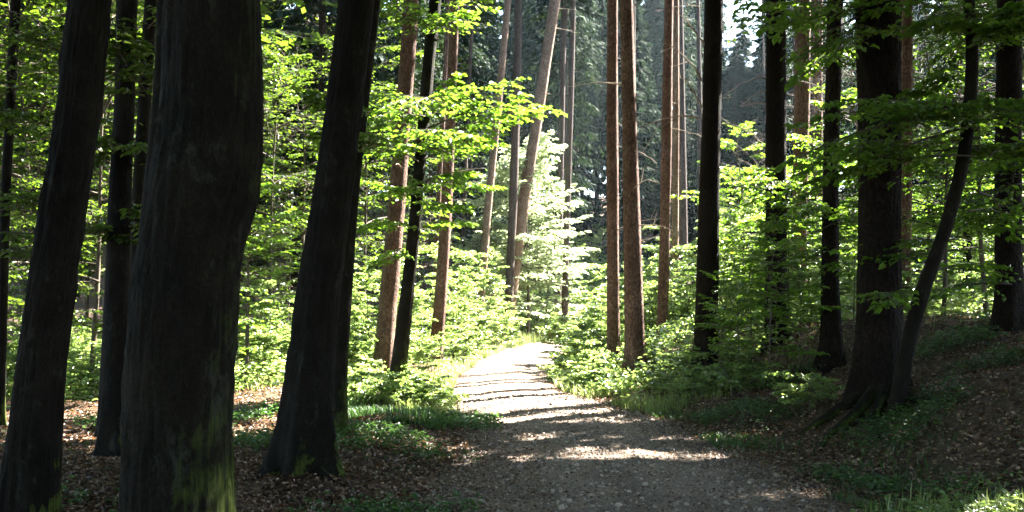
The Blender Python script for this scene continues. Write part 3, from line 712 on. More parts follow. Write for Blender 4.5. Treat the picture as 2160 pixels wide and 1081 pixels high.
# ------------------------------------------------------------------ plants: one of each kind, then copies
def protos(makers):
    out_ = []
    for mk, mat in makers:
        st, lf = mk
        out_.append((st if not isinstance(st, MB) else st.mesh('stem', M['twig'], True), Crown((lf, M[mat], 6 if sum(map(len, lf.v)) == 3 * sum(map(len, lf.f)) else 4))))
    return out_
class Crown:
    """a crown of leaves (and boughs) kept as arrays, so that each copy can be thinned where the sun comes through"""
    def __init__(s, *mbs):
        s.c = []
        for lf, mat, k in mbs:
            f = np.concatenate(lf.f)
            s.c.append((np.concatenate(lf.v), f, np.concatenate(lf.a), k, mat))
        s.me = s.make([np.ones(len(c[0]) // c[3], bool) for c in s.c])
    def make(s, keeps):
        V, Fc, A, MI, n = [], [], [], [], 0
        for i, ((v, f, a, k, mat), kp) in enumerate(zip(s.c, keeps)):
            if kp.sum() == 0: continue
            vk = np.repeat(kp, k); new = np.cumsum(vk) - 1
            fk = f[kp[f[:, 0] // k]]
            V.append(v[vk]); A.append(a[vk]); Fc.append(new[fk] + n); MI.append(np.full(len(fk), i)); n += int(vk.sum())
        mb = MB(); mb.v, mb.f, mb.a = [np.concatenate(V)], [np.concatenate(Fc).astype(np.int32)], [np.concatenate(A)]
        me = mb.mesh('crown', s.c[0][4])
        for c in s.c[1:]: me.materials.append(c[4])
        me.polygons.foreach_set('material_index', np.concatenate(MI).astype(np.int32))
        return me
    def at(s, x, y, z, sc, scz, rz, floor_):
        keeps = []
        for v, f, a, k, mat in s.c:
            c = v[(k - 1)::k].astype(float) * np.array([sc, sc, scz])
            P = np.stack([x + c[:, 0] * math.cos(rz) - c[:, 1] * math.sin(rz), y + c[:, 0] * math.sin(rz) + c[:, 1] * math.cos(rz), z + c[:, 2]], -1)
            keeps.append(blocked_ok(P) | (P[:, 2] - z < floor_))
        if len(keeps) > 1: keeps[1] &= rng.random(len(keeps[1])) < keeps[0].mean() ** 1.5
        s.last = keeps[0].mean()
        if keeps[0].mean() > .985: return s.me
        if keeps[0].sum() < 20: return None
        return s.make(keeps)
def place(proto, name, label, cat, group, x, y, s=1.0, rz=None, parts=('stem', 'crown'), dz=0, floor_=5.0):
    e = empty(name, (x, y, gz(x, y) + dz), rng.uniform(0, 6.28) if rz is None else rz)
    e.scale = (s, s, s * rng.uniform(.92, 1.08))
    tag(e, label, cat, group)
    made = {}
    for c in proto:
        if isinstance(c, Crown):
            made[id(c)] = c.at(x, y, e.location.z, e.scale[0], e.scale[2], e.rotation_euler.z, floor_)
            if c.last < .45 and name in ('far_beech', 'broadleaf_tree', 'far_spruce'):     # no room for it beside the clearing
                bpy.data.objects.remove(e); return None
    for me, nm in zip(proto, parts):
        if isinstance(me, Crown):
            me = made[id(me)]
            if me is None: continue
        o = bpy.data.objects.new(nm, me); COL.objects.link(o); o.parent = e
    return e

YB = protos([(young_beech(7.5, 2.1, 46, 1.0, 1), 'beech'), (young_beech(9.5, 2.6, 56, 2.0, 2), 'beech'), (young_beech(5.5, 1.9, 38, .5, 3), 'beech'),
             (young_beech(8.5, 2.3, 50, 1.2, 4), 'beech')])
SH = protos([(shrub(2.4, 1.5, 9, 9, 1), 'shrub'), (shrub(1.6, 1.3, 9, 8, 2), 'shrub'), (shrub(3.4, 1.7, 9, 11, 3), 'shrub')])
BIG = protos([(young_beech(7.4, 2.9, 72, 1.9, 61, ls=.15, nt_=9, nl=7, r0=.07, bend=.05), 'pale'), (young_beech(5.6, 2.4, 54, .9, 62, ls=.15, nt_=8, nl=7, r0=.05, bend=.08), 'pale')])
LOW = protos([(shrub(.75, .7, 8, 6, 4, ls=.06, nt_=4, nl=5), 'shrub'), (shrub(.5, .6, 8, 5, 5, ls=.055, nt_=4, nl=5), 'shrub')])
SAP = protos([(young_beech(2.6, .9, 24, .3, 6, ls=.07, nt_=7, nl=6, r0=.014, bend=.03), 'beech'), (young_beech(1.8, .75, 18, .2, 7, ls=.065, nt_=6, nl=6, r0=.01, bend=.04), 'beech')])
def px(x, Y): return (x - 1080) / F * Y

YB_SHADED = protos([(young_beech(7.5, 2.1, 42, 1.0, 31), 'shaded_beech'), (young_beech(9.5, 2.6, 52, 2.0, 32), 'shaded_beech'), (young_beech(5.5, 1.9, 34, .5, 33), 'shaded_beech'), (young_beech(8.5, 2.3, 46, 1.2, 34), 'shaded_beech')])  # young beeches in the leaf colour darkened for shade
# understorey beeches
UB = 'leafy young beeches under the tall trees'
n_un = 0
spots = [  # px x, Y, proto, scale, label
    (60, 20, 1, 1.0, 'leafy young beech filling the gap left of the leftmost big leaning trunk'),
    (190, 18, 0, 1.0, 'leafy young beech behind the gap between the leaning trunk and the slender flared one'),
    (-60, 17, 3, 1.0, 'leafy young beech cut by the left picture edge'),
    (120, 27, 3, 1.15, 'taller hazy young beech farther back at the far left'),
    (250, 33, 1, 1.2, 'tall young beech deep in the left wood behind the slender flared beech'),
    (0, 36, 1, 1.2, 'tall young beech deep in the left wood at the picture edge'),
    (420, 30, 1, 1.2, 'tall young beech mostly hidden behind the thickest trunk'),
    (560, 24, 0, .95, 'lit young beech with layered boughs between thickest trunk and leaning flared beech'),
    (600, 36, 1, 1.15, 'far young beech seen high between the thickest trunk and leaning flared beech'),
    (650, 29, 3, 1.1, 'young beech whose boughs show just left of the leaning flared beech'),
    (770, 30, 1, 1.1, 'young beech behind the narrow mossy trunk'),
    (800, 38, 3, 1.3, 'tall pale green young beech behind the reddish spruce'),
    (905, 40, 1, 1.2, 'tall young beech far behind the brown spruce in the bushes'),
    (520, 18.5, 2, .8, 'small lit young beech at the right side of the thickest trunk'),
    (1570, 25, 2, .85, 'lit young beech between the straight dark spruce and the dark spruce on the bank'),
    (1610, 31, 0, .75, 'lit young beech showing right beside the dark spruce on the bank'),
    (1760, 22, 2, 1.0, 'lit young beech behind the trunk with torn bark'),
    (1720, 28, 0, 1.0, 'young beech behind the pinkish-brown sunlit spruce'),
    (1820, 30, 3, 1.1, 'tall young beech behind the very broad black trunk'),
    (1950, 21, 0, .9, 'backlit young beech in the gap right of the very broad black trunk'),
    (2010, 27, 3, 1.1, 'young beech farther back in the gap right of the very broad black trunk'),
    (2080, 19, 0, .95, 'backlit young beech between the bending young tree and the right edge trunk'),
    (2180, 22, 1, 1.0, 'young beech at the right picture edge behind the edge trunk'),
    (2120, 32, 1, 1.1, 'tall young beech far back at the right picture edge'),
    (1900, 38, 1, 1.2, 'tall young beech deep in the right wood'),
    (1990, 16.5, 2, .75, 'low young beech on top of the bank behind the bending young tree')]
for (x, Y, p, s, lab) in spots:
    place((YB_SHADED if x < 480 or x in (560, 600, 650, 770) or Y > 34 else YB)[p], 'young_beech', lab, 'young tree', UB, px(x, Y), Y, s)

# bright shrubs round the clearing
def shrubs(lst, proto, group, name='shrub', cat='shrub', floor_=5.0):
    for (x, Y, p, s, lab) in lst:
        place(proto[p], name, lab, cat, group, px(x, Y), Y, s, floor_=floor_)
SG1 = 'sunlit shrubs left of the clearing'
shrubs([(742, 20.5, 1, .8, 'bright low shrub at the foot of the reddish spruce'), (890, 22.5, 1, .65, 'bright shrub just right of the mossy curved beech foot'),
        (955, 26, 1, .7, 'bright shrub hiding the foot of the brown spruce'), (780, 24, 0, 1.1, 'lit shrub behind the reddish spruce, reaching above eye level'),
        (870, 27, 2, 1.0, 'tall lit shrub between the mossy curved beech and the brown spruce'), (975, 30, 1, 1.0, 'dazzling shrub left of the slim leaning spruce foot'),
        (960, 31, 2, 1.0, 'tall dazzling shrub behind the brown spruce'), (1015, 33, 0, 1.0, 'white-lit shrub in front of the tilted pale spruce foot'),
        (1000, 37, 2, 1.2, 'tall lit shrub far behind, left of the slim leaning spruce'), (1038, 36.5, 1, 1.0, 'low white-lit shrub hiding the foot of the strongly tilted pale spruce'), (1062, 38.5, 1, .9, 'small white-lit shrub right at the bend of the track'), (720, 26, 2, 1.0, 'lit shrub right of the leaning flared beech'),
        (700, 20, 1, 1.0, 'shrub showing at the right side of the leaning flared beech')], SH, SG1)
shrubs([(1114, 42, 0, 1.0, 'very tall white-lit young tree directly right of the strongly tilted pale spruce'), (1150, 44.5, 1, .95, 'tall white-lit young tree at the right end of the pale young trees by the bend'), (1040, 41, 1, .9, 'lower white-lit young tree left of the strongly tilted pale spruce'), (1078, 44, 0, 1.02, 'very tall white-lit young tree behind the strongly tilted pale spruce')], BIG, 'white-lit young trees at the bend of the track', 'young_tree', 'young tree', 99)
shrubs([(500, 19, 1, .9, 'lit shrub touching the right side of the thickest trunk low down'), (570, 20, 0, .8, 'lit shrub in the gap before the leaning flared beech'),
        (540, 24, 2, .8, 'taller lit shrub at the back of the gap before the leaning flared beech'), (620, 22, 1, 1.0, 'lit shrub half behind the leaning flared beech'),
        (150, 17.5, 1, .75, 'blue-green shrub right of the leftmost big leaning trunk'), (185, 20, 0, .8, 'shrub in the gap before the slender flared beech'),
        (20, 18, 1, .9, 'shrub at the left picture edge'), (290, 19, 1, .8, 'shrub behind the left side of the thickest trunk'), (100, 24, 0, .9, 'shrub farther back behind the leftmost big leaning trunk')], SH, 'shrubs in the left wood')
shrubs([(1215, 26, 1, .95, 'lit shrub at the right edge of the clearing'), (1255, 24, 1, .9, 'lit shrub beside the foot of the left reddish spruce'),
        (1250, 30, 0, 1.0, 'lit shrub behind the left reddish spruce on the right side'), (1305, 27, 0, 1.1, 'lit shrub showing between the two reddish spruces by the track'),
        (1370, 26, 0, 1.1, 'lit shrub between the stout spruce and the narrow stubbed spruce'), (1440, 25, 0, 1.15, 'lit shrub right of the narrow stubbed spruce'),
        (1450, 30, 2, 1.0, 'tall white-lit shrub left of the straight dark spruce'), (1380, 32, 2, .9, 'tall white-lit shrub behind the narrow stubbed spruce'),
        (1550, 22, 2, .8, 'lit shrub right of the straight dark spruce'), (1570, 28, 2, 1.2, 'tall lit shrub deep between the straight dark spruce and the bank spruce'),
        (1600, 20, 1, 1.0, 'shrub left of the bank spruce foot'), (1700, 20.5, 0, .9, 'shrub between the bank spruce and the torn-bark trunk'),
        (1800, 19, 1, .9, 'low shrub between the torn-bark trunk and the very broad one'), (1740, 25, 2, 1.0, 'tall shrub behind the torn-bark trunk'),
        (1960, 20, 1, .9, 'low backlit shrub behind the bank crest right of the broad trunk'), (2030, 23, 0, .9, 'backlit shrub behind the bank crest near the slim dark trunk'),
        (2090, 25, 2, 1.0, 'tall shrub behind the bank crest left of the edge trunk')], SH, 'shrubs right of the track')
# far dark shrubs at the end of the track
for i, (x, Y, p, s) in enumerate([(1110, 43, 1, 1.0), (1150, 45, 1, 1.1), (1195, 44, 1, .9), (1235, 47, 1, 1.3), (1170, 50, 0, 1.2), (1290, 46, 0, 1.1), (1090, 49, 0, 1.2), (1340, 48, 0, 1.2), (1260, 52, 0, 1.3), (1220, 55, 2, 1.2), (1130, 56, 2, 1.2), (1300, 55, 2, 1.3), (1335, 58, 2, 1.4), (1270, 60, 2, 1.4), (1120, 52, 2, 1.3), (1060, 54, 2, 1.4), (1005, 52, 2, 1.5), (1370, 56, 2, 1.4), (1315, 64, 2, 1.7), (1280, 68, 2, 1.8), (1350, 70, 2, 1.8), (1400, 62, 2, 1.6), (1230, 66, 2, 1.7), (1160, 64, 2, 1.6)]):
    st, cr = SH[p]
    place((st, cr), 'shrub', 'dim blue-green shrub at the shaded wood edge where the track ends', 'shrub', 'dim shrubs at the far wood edge', px(x, Y), Y, s)
# saplings on the right bank
for (x, Y, p, s, lab) in [(1622, 14.5, 0, 1.0, 'slender sapling with tiered light green leaves in front of the bank spruce'), (1560, 15.5, 1, 1.0, 'small sapling between the straight dark spruce and the tiered sapling'),
                          (1690, 14.8, 1, 1.0, 'small leafy sapling left of the torn-bark trunk'), (1585, 17.5, 0, .9, 'leafy sapling just right of the straight dark spruce foot'),
                          (1665, 17, 0, 1.1, 'leafy sapling beside the right side of the bank spruce'), (1515, 17.0, 1, .9, 'little sapling against the straight dark spruce foot'),
                          (1800, 16, 0, .9, 'sapling between the torn-bark trunk and very broad trunk')]:
    place(SAP[p], 'sapling', lab, 'sapling', 'beech saplings on the bank', px(x, Y), Y, s)
# low plants
lows = [(745, 15.5), (790, 15.0), (860, 15.2), (905, 15.3), (880, 16.2), (900, 18.5), (820, 17.5), (1180, 20.5), (1200, 22), (1215, 19), (1240, 18.6), (1195, 25), (1270, 18.3), (1300, 17.4),
        (1250, 21), (1390, 17.0), (1420, 16.2), (1450, 15.2), (1500, 15.5), (1400, 19), (1440, 18), (1540, 17), (1580, 14.5), (1700, 12.5)]
names_ = ['by the mossy curved beech', 'on the right track edge']
for i, (x, Y) in enumerate(lows):
    left = x < 1080
    place(LOW[i % 2], 'low_plant', 'low leafy plant on the left verge near the mossy beech' if left and Y > 11 else ('small low plant by the flared-root beech' if left else 'low leafy plant on the right verge of the track'),
          'plant', 'low plants on the left verge' if left and Y > 11 else ('low plants by the flared-root beech' if left else 'low plants on the right verge'), px(x, Y), Y, rng.uniform(.6, 1.0))

# ------------------------------------------------------------------ the wood behind: spruces and beeches, every one an object
def far_spruce(seed, H, z0, Rm, nb, dens=24):
    tw, lf = spruce(H, z0, Rm, nb, seed, dens=dens, ls=.3, lw=.2)
    st = stem_line(H, .01, seed)
    mb = MB(); tubes(mb, st[None], (.2 * (1.05 - np.linspace(0, 1, len(st)) * .95))[None], 10)
    return mb.mesh('trunk', M['far_bark'], True), Crown((lf, M['spruce'], 4), (tw, M['twig'], 21))
FS = [far_spruce(11, 22, 3.5, 2.6, 190), far_spruce(12, 25, 6.5, 2.8, 170), far_spruce(13, 19, 2.0, 2.6, 190), far_spruce(14, 24, 9, 2.6, 150)]
FB = protos([(young_beech(15, 4.0, 90, 3, 21, ls=.17, nt_=8, nl=5, full=False, r0=.13), 'shaded_beech'), (young_beech(17, 4.2, 90, 5, 22, ls=.17, nt_=8, nl=5, full=False, r0=.15), 'shaded_beech')])
pts = []
def far_ok(x, Y, dmin):
    if abs(x - float(path_c(Y))) < 2.6: return False
    return all((x - a) ** 2 + (Y - b) ** 2 > dmin ** 2 for a, b in pts)
# crowns of spruces a little nearer, hanging into the top of the picture
cnt = 0
for k in range(9000):
    if cnt >= 215: break
    Y = 44 + 62 * rng.random() ** .8; x = rng.uniform(-Y * .6 - 4, Y * .6 + 4)
    if Y < 52 and -3 < x < 4: continue
    if not far_ok(x, Y, 3.1) or (abs(x / Y - .222) < .022 and Y > 50): continue
    pts.append((x, Y)); cnt += 1
    left = x < -6; spr = rng.random() < (.35 if left else .8) or -.06 < x / Y < .3
    if spr:
        lab = 'spruce in the dense wood beyond the clearing' if -Y * .2 < x else 'spruce in the dense wood behind the left beeches'
        place(FS[rng.integers(0, 4)], 'far_spruce', lab, 'tree', 'spruces of the far wood' if -Y * .2 < x else 'spruces of the far left wood', x, Y, rng.uniform(.85, 1.15), parts=('trunk', 'crown'))
    else:
        lab = 'far broadleaf tree in the wood ' + ('on the left' if left else 'right of the clearing')
        place(FB[rng.integers(0, 2)], 'far_beech', lab, 'tree', 'broadleaf trees of the far wood ' + ('left' if left else 'right'), x, Y, rng.uniform(.8, 1.1))
for x, Y, sc_ in ((12.4, 57, .72), (14.6, 63, .76), (13.3, 69, .86), (16.2, 74, .8), (16.6, 69, .8), (17.6, 80, .78), (15.4, 66, .74), (12.2, 61, .9), (15.2, 58, .9), (18.9, 84, .8)):
    place(FS[[0, 2][int(Y) % 2]], 'far_spruce', 'shorter spruce below the bright sky gap right of the straight dark spruce', 'tree', 'shorter spruces under the sky gap', x, Y, sc_, parts=('trunk', 'crown'))
# middle distance fill left and right
mids = [(13, 47, 's'), (2.8, 54, 's'), (9.4, 51, 's'), (-9.5, 24, 'b'), (-13, 19, 'b'), (-19, 25, 'b'), (-24, 36, 'b'), (-15.5, 34, 'b'), (-9.8, 31, 'b'), (-20, 44, 'b'), (-26, 27, 'b'), (-11, 50, 'b'), (-14, 30, 's'), (-18, 38, 's'), (-10.5, 38, 's'), (-12, 44, 'b'), (-7.5, 43, 's'), (-22, 30, 'b'), (-6.3, 34, 's'), (9.5, 38, 's'), (12, 33, 's'), (15, 40, 's'), (17, 31, 'b'), (7.2, 43, 's'), (20, 38, 's'), (5.6, 48, 's'), (-16, 22, 'b'), (22, 27, 'b')]
for x, y, k in mids:
    pts.append((x, y))
    side = 'left of the clearing' if x < 0 else 'right of the clearing'
    if k == 's': place(FS[[1, 3][rng.integers(0, 2)]], 'spruce_tree', 'shaded middle-distance spruce standing ' + side, 'tree', 'middle spruces ' + side, x, y, 1.0, parts=('trunk', 'crown'))
    else: place(FB[rng.integers(0, 2)], 'broadleaf_tree', 'middle-distance broadleaf tree ' + side, 'tree', 'middle broadleaf trees ' + side, x, y, .9)

# trees outside the frame whose crowns close the canopy over the track
for i, (x, y) in enumerate([(5.5, 2), (9, 6), (8.5, 12), (12, 16), (13, 10), (11, 21), (16, 14), (17, 22), (14.5, 4), (6, -3), (0, -4), (-5, -2), (-8, 4), (-9, 10), (-12, 15), (-3.5, -8), (3, -9), (10, -3), (19, 8), (21, 16),
                            (15, 28), (20, 34), (24, 24), (-15, 8), (-13, -1), (2.6, -1), (-4, 3)]):
    H = 18 + (i % 4)
    P = np.array([[x, y, gz(x, y)], [x + .3, y, 8], [x + .5, y, 14], [x + .6, y, H]]); Rr = np.array([.26, .2, .15, .04])
    e = empty('beech_tree', P[0].tolist()); tag(e, 'tall beech standing outside the picture and shading the track', 'tree', 'tall beeches around the viewpoint')
    me, _q = trunk_mesh(M['beech_bark'], P, Rr, 14, .6, .03, i, .3)
    o = bpy.data.objects.new('trunk', me); COL.objects.link(o); o.parent = e
    canopy(P, 6.0 if y < 14 else 9, H - .5, 4.8, 92, kind='beech', parent=e, base=P[0], ls=.3)

# deep left wood: dark trunks with closed crowns
for i, (x, y) in enumerate([(-9, 27), (-11.5, 21.5), (-14.5, 17), (-15, 27), (-11, 34.5), (-18, 20.5), (-20.5, 29), (-17.5, 37), (-24, 23), (-12.8, 40), (-23, 40), (-8, 37.5), (-27, 32)]):
    H = 19 + (i % 4)
    P = np.array([[x, y, gz(x, y)], [x + .2, y, 7], [x + .5, y, 14], [x + .6, y, H]]); Rr = np.array([.2, .16, .12, .03])
    e = empty('beech_tree', P[0].tolist()); tag(e, 'slender dark trunk with a closed crown deep in the left wood', 'tree', 'slender trunks deep in the left wood')
    me, _q = trunk_mesh(M['beech_bark'], P, Rr, 12, .6, .03, i + 40, .3)
    o = bpy.data.objects.new('trunk', me); COL.objects.link(o); o.parent = e
    canopy(P, 5.5, H - .5, 4.6, 85, kind='beech', parent=e, base=P[0], ls=.2)

# young beeches added out of view behind and beside the viewpoint to block skylight
for i, (x, y) in enumerate([(-6, -5), (-2, -6.5), (2.5, -6), (6, -6), (9, 0), (-9, 0), (-7, 2.5), (9, 4), (12, 8), (-11, 6), (4.5, -10), (-4.5, -11), (0, -12), (11, -7), (-11, -7), (13, 1), (8.2, -3), (-7.5, -2), (7.6, 8.2), (8.8, 10.8), (7.0, 5.4), (10.6, 13.5), (9.5, 7)]):
    place(YB[i % 4], 'young_beech', 'unseen young beech added beside or behind the viewpoint to block skylight', 'young tree', 'added young beeches around the viewpoint', x, y, 1.15, floor_=0)

# ------------------------------------------------------------------ far hillside wood: one mass
lf = MB()
n = 40000
x = rng.uniform(-100, 100, n); y = rng.uniform(104, 122, n)
hh = 15 + 9 * np.abs(np.sin(x * .45 + np.sin(y * .4) * 2)) ** .7 + rng.normal(0, 1, n)
hh *= np.where(np.abs(x / y - .222) < .022, .35, 1)
z = ground(x, y) + rng.random(n) ** .7 * hh
P = np.stack([x, y, z], -1)
D = rng.normal(0, 1, (n, 3)); D[:, 2] -= .8
ln = rng.uniform(.6, 1.3, n)
leaves(lf, P, D, rng.normal(0, 1, (n, 3)), ln, ln * .6, False)
tag(lf.build('far_wood', M['spruce']), 'dark mass of distant forest behind all the trees', 'forest', kind='stuff')

# ------------------------------------------------------------------ ground cover
def scatter(n, xf, Yr, dens=None):
    Y = Yr[0] + (Yr[1] - Yr[0]) * rng.random(n) ** 1.4
    X = xf(Y, rng.random(n))
    return X, Y
def ground_norm(x, y):
    e = .05
    return unit(np.stack([-(ground(x + e, y) - ground(x - e, y)) / (2 * e), -(ground(x, y + e) - ground(x, y - e)) / (2 * e), np.ones_like(x)], -1))
# fallen leaves
lf = MB()
n = 230000
X, Y = scatter(n, lambda Y, u: (u - .5) * 2 * (Y * .55 + 1.5), (3.5, 26))
t_ = np.abs(X - path_c(Y)) / path_w(Y)
keep = (t_ > .97) | (rng.random(n) < .2 + .6 * np.clip((t_ - .6) / .4, 0, 1)) & (t_ < 1)
left = (X < path_c(Y)) & (Y < 12.5) & (t_ < 1) & (rng.random(n) < .35)
keep |= left & (t_ > .35)
keep &= ~((X > path_c(Y) + path_w(Y) + 1) & (rng.random(n) < .5))
X, Y = X[keep], Y[keep]
N = ground_norm(X, Y); P = np.stack([X, Y, ground(X, Y) + .012 + .012 * rng.random(len(X))], -1)
P[:, 2] += np.where(np.abs(X - path_c(Y)) < path_w(Y), .02, 0)
a = rng.random(len(X)) * 6.28
D = np.stack([np.cos(a), np.sin(a), rng.normal(0, .25, len(X))], -1)
ln = rng.uniform(.022, .06, len(X)); ln = np.where(np.abs(X - path_c(Y)) < path_w(Y) * .95, ln * .62, ln)
leaves(lf, P, D, N + rng.normal(0, .35, P.shape), ln, ln * .6, True, cup=.2)
tag(lf.build('fallen_leaves', M['litter']), 'brown and tan dead leaves strewn over the forest floor and track', 'fallen leaves', kind='stuff')

n = 700
x = rng.uniform(-9, 9, n); y = rng.uniform(4.5, 20, n); k = (np.abs(x - path_c(y)) > path_w(y) * .8) | (rng.random(n) < .1); x, y = x[k], y[k]; n = len(x)
a = rng.random(n) * 6.28; L = rng.uniform(.05, .28, n); t5 = np.linspace(-.5, .5, 5)
PLx = x[:, None] + np.cos(a)[:, None] * L[:, None] * t5; PLy = y[:, None] + np.sin(a)[:, None] * L[:, None] * t5 + rng.normal(0, .01, (n, 5))
mb = MB(); tubes(mb, np.stack([PLx, PLy, ground(PLx, PLy) + .025 + .012 * rng.random((n, 5))], -1), (rng.uniform(.002, .006, n) * (1 + L))[:, None] * (1.1 - (t5 + .5) * .6), 4)
tag(mb.build('twig_litter', M['twig']), 'thin fallen twigs lying among the dead leaves', 'fallen twigs', kind='stuff')

# small stones of the gravel
n = 16000
y = 3.8 + 14 * rng.random(n) ** 1.5; x = path_c(y) + path_w(y) * rng.uniform(-1.02, 1.02, n)
r = rng.gamma(2.2, .0032, n) + .003
tt_ = (x - path_c(y)) / path_w(y)
c8 = np.array([(-1, -1, -.6), (1, -1, -.6), (1, 1, -.6), (-1, 1, -.6), (-.6, -.6, .6), (.6, -.6, .6), (.6, .6, .6), (-.6, .6, .6)])
V = c8[None] * r[:, None, None] * rng.uniform(.6, 1.25, (n, 8, 3))
a = rng.random(n) * 6.28; ca, sa = np.cos(a)[:, None], np.sin(a)[:, None]
V = np.stack([V[..., 0] * ca - V[..., 1] * sa, V[..., 0] * sa + V[..., 1] * ca, V[..., 2]], -1)
V += np.stack([x, y, ground(x, y) + .006 + .03 * (1 - tt_ ** 2) - .018 * np.exp(-((np.abs(tt_) - .5) / .14) ** 2) + r * .25], -1)[:, None]
fq = np.array([[4, 5, 6, 7], [0, 1, 5, 4], [1, 2, 6, 5], [2, 3, 7, 6], [3, 0, 4, 7]])
mb = MB(); mb.add(V, (np.arange(n)[:, None, None] * 8 + fq).reshape(-1, 4), np.repeat(rng.random(n), 8))
mg = leaf_mat('gravel_stone', (.09, .065, .048), (.2, .15, .112), (.42, .34, .265), (.1, .1, .1), tf=0, rough=.7, spec=.3, nw=.3, aw=.95)
tag(mb.build('gravel', mg), 'small loose stones scattered on the track', 'gravel', kind='stuff')

# grass blades
def grass(name, label, X, Y, hmin, hmax, mat='grass'):
    n = len(X); mb = MB()
    P = np.stack([X, Y, ground(X, Y) - .01], -1)
    a = rng.random(n) * 6.28; h = rng.uniform(hmin, hmax, n); lean = rng.uniform(.1, .7, n)
    Dh = np.stack([np.cos(a), np.sin(a), 0 * a], -1); Sd = np.stack([-np.sin(a), np.cos(a), 0 * a], -1) * rng.uniform(.003, .007, n)[:, None]
    A = P; B = P + Dh * (h * lean * .35)[:, None] + np.array([0, 0, 1.]) * (h * .6)[:, None]; Cc = P + Dh * (h * lean)[:, None] + np.array([0, 0, 1.]) * (h * .95 - h * lean * .3)[:, None]
    V = np.stack([A - Sd, A + Sd, B + Sd * .8, B - Sd * .8, Cc + Sd * .1, Cc - Sd * .1], 1)
    b = np.arange(n)[:, None] * 6
    mb.add(V, np.concatenate([b + np.array([0, 1, 2, 3]), b + np.array([3, 2, 4, 5])], 0), np.repeat(rng.random(n), 6))
    tag(mb.build(name, M[mat]), label, 'grass', kind='stuff')
def clumpy(X, Y, s, thr):
    v = np.sin(X * s + 2 * np.sin(Y * s * .7)) + np.sin(Y * s * 1.3 + 1.7 * np.sin(X * s * .8 + 1)) + rng.normal(0, .35, len(X))
    return v > thr
n = 60000
Y = rng.uniform(14.5, 46, n); side = rng.random(n) < .5
d = rng.exponential(.9, n)
X = np.where(side, path_c(Y) - path_w(Y) - d + .1, path_c(Y) + path_w(Y) + d - .1)
k = clumpy(X, Y, 1.7, -.6); grass('grass', 'sunlit grass along both edges of the track in the clearing', X[k], Y[k], .06, .26)
n = 30000
Y = rng.uniform(38, 50, n); X = rng.uniform(-8, 8, n); k = np.abs(X - path_c(Y)) > path_w(Y) * .9
grass('grass', 'tall pale grass at the far end of the clearing', X[k], Y[k], .25, .6)
n = 12000
Y = rng.uniform(5, 15, n); d = rng.exponential(.5, n); X = path_c(Y) + path_w(Y) + d - .15
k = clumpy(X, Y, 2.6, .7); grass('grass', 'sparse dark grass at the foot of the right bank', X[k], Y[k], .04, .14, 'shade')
n = 2600
X = rng.normal(3.35, .4, n); Y = rng.normal(6.7, .5, n); k = clumpy(X, Y, 4, .1); grass('grass', 'sunlit grass tufts in the lower right corner', X[k], Y[k], .08, .3)
n = 16000
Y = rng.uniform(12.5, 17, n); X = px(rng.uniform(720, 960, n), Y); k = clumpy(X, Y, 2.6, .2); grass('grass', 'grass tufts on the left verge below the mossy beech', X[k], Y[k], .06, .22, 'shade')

# ground cover of small herbs
def herbs(name, label, X, Y, mat, hmax, ls):
    n = len(X); lf = MB()
    m_ = 6
    P = np.stack([X, Y, ground(X, Y)], -1)[:, None] + np.stack([rng.normal(0, .05, (n, m_)), rng.normal(0, .05, (n, m_)), rng.uniform(.02, hmax, (n, m_))], -1)
    a = rng.random((n, m_)) * 6.28
    D = np.stack([np.cos(a), np.sin(a), rng.normal(.1, .25, (n, m_))], -1)
    P = P.reshape(-1, 3); D = D.reshape(-1, 3); ln = ls * rng.uniform(.6, 1.3, len(P))
    leaves(lf, P, D, np.array([0, 0, 1.]) + rng.normal(0, .4, P.shape), ln, ln * .6, True)
    tag(lf.build(name, M[mat]), label, 'undergrowth', kind='stuff')
n = 15000
Y = rng.uniform(5, 15, n); d = rng.uniform(0.1, 6, n); X = path_c(Y) + path_w(Y) + d
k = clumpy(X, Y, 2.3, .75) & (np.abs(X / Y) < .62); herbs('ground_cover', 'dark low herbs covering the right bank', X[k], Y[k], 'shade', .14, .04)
n = 12000
Y = rng.uniform(5.5, 16, n); X = rng.uniform(-7, -.2, n)
k = clumpy(X, Y, 1.5, .9) & (np.abs(X / Y) < .62); herbs('ground_cover', 'patches of low herbs on the left forest floor', X[k], Y[k], 'shade', .14, .05)
n = 26000
Y = rng.uniform(16, 40, n); X = rng.uniform(-16, 16, n)
k = (np.abs(X - path_c(Y)) > path_w(Y) + np.where(X < path_c(Y), 1.3, .2)) & clumpy(X, Y, 1.2, -.4) & (np.abs(X / Y) < .62); herbs('undergrowth', 'leafy undergrowth round the clearing and in the wood', X[k], Y[k], 'shrub', .45, .1)
n = 900
X = rng.normal(3.4, .35, n); Y = rng.normal(6.6, .45, n); herbs('ground_cover', 'sunlit low plants at the lower right corner', X, Y, 'shrub', .18, .05)
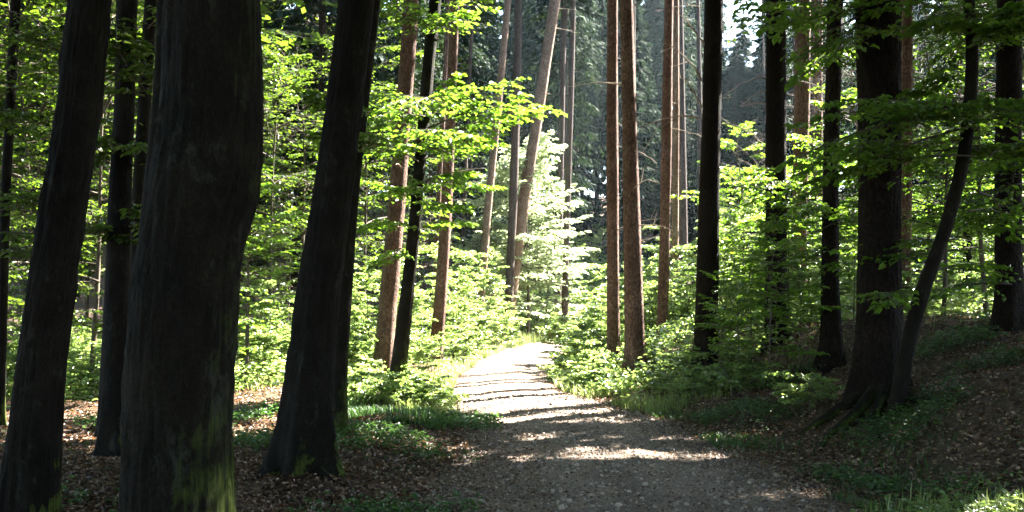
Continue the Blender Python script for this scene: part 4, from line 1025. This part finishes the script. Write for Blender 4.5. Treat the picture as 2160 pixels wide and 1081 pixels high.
# sunlit stones in the corner and sticks on the floor
m, t, out = newmat('pale_stone')
g = nd(t, 'ShaderNodeNewGeometry'); n1 = nd(t, 'ShaderNodeTexNoise', Scale=14., Detail=6.); t.links.new(g.outputs['Position'], n1.inputs['Vector'])
p = nd(t, 'ShaderNodeBsdfPrincipled', Roughness=.8); t.links.new(ramp(t, n1.outputs[0], [(.3, (.2, .19, .17)), (.7, (.5, .48, .45))]), p.inputs['Base Color']); t.links.new(p.outputs[0], out.inputs[0]); M['stone'] = m
def stone(x, y, r, lab):
    n1, n2 = 10, 14
    th = np.linspace(.05, math.pi - .05, n1)[:, None]; ph = (np.arange(n2) * 2 * math.pi / n2)[None]
    ph0 = rng.random(3) * 6
    rr = r * (1 + .16 * np.sin(3 * ph + ph0[0]) * np.sin(th) + .12 * np.sin(2 * th * 2 + ph0[1]) + .1 * np.sin(5 * ph + 3 * th + ph0[2]))
    V = np.stack([rr * np.sin(th) * np.cos(ph), rr * .8 * np.sin(th) * np.sin(ph), rr * .55 * np.cos(th)], -1)
    mb = MB(); idx = np.arange(n1 * n2).reshape(n1, n2); nx = np.roll(idx, -1, 1)
    mb.add(V, np.stack([idx[:-1], idx[1:], nx[1:], nx[:-1]], -1))
    i = np.arange(0, n2 // 2 - 1)
    mb.add(V[0], np.stack([i, i + 1, n2 - 2 - i, n2 - 1 - i], -1)); mb.add(V[-1], np.stack([i, n2 - 1 - i, n2 - 2 - i, i + 1], -1))
    o = mb.build('stone', M['stone'], None, True); o.location = (x, y, gz(x, y) + r * .3); tag(o, lab, 'stone')
stone(3.5, 7.2, .1, 'pale sunlit stone among the grass at the lower right picture edge')
stone(3.32, 7.5, .06, 'smaller pale stone just left of the sunlit stone at the lower right edge')

# ------------------------------------------------------------------ the hazy summer air
m = bpy.data.materials.new('air'); m.use_nodes = True; t = m.node_tree; t.nodes.clear()
out = t.nodes.new('ShaderNodeOutputMaterial'); v = t.nodes.new('ShaderNodeVolumePrincipled')
v.inputs['Density'].default_value = .00013; v.inputs['Color'].default_value = (.7, .86, 1, 1); v.inputs['Anisotropy'].default_value = .35
t.links.new(v.outputs[0], out.inputs['Volume'])
x0, x1, y0, y1, z0, z1 = -155, 155, -45, 206, -3, 52
V = np.array([(x, y, z) for z in (z0, z1) for x, y in ((x0, y0), (x1, y0), (x1, y1), (x0, y1))], float)
mb = MB(); mb.add(V, [[0, 3, 2, 1], [4, 5, 6, 7], [0, 1, 5, 4], [1, 2, 6, 5], [2, 3, 7, 6], [3, 0, 4, 7]])
tag(mb.build('haze', m), 'thin bluish haze in the sunlit air between the trees', 'haze', kind='stuff')
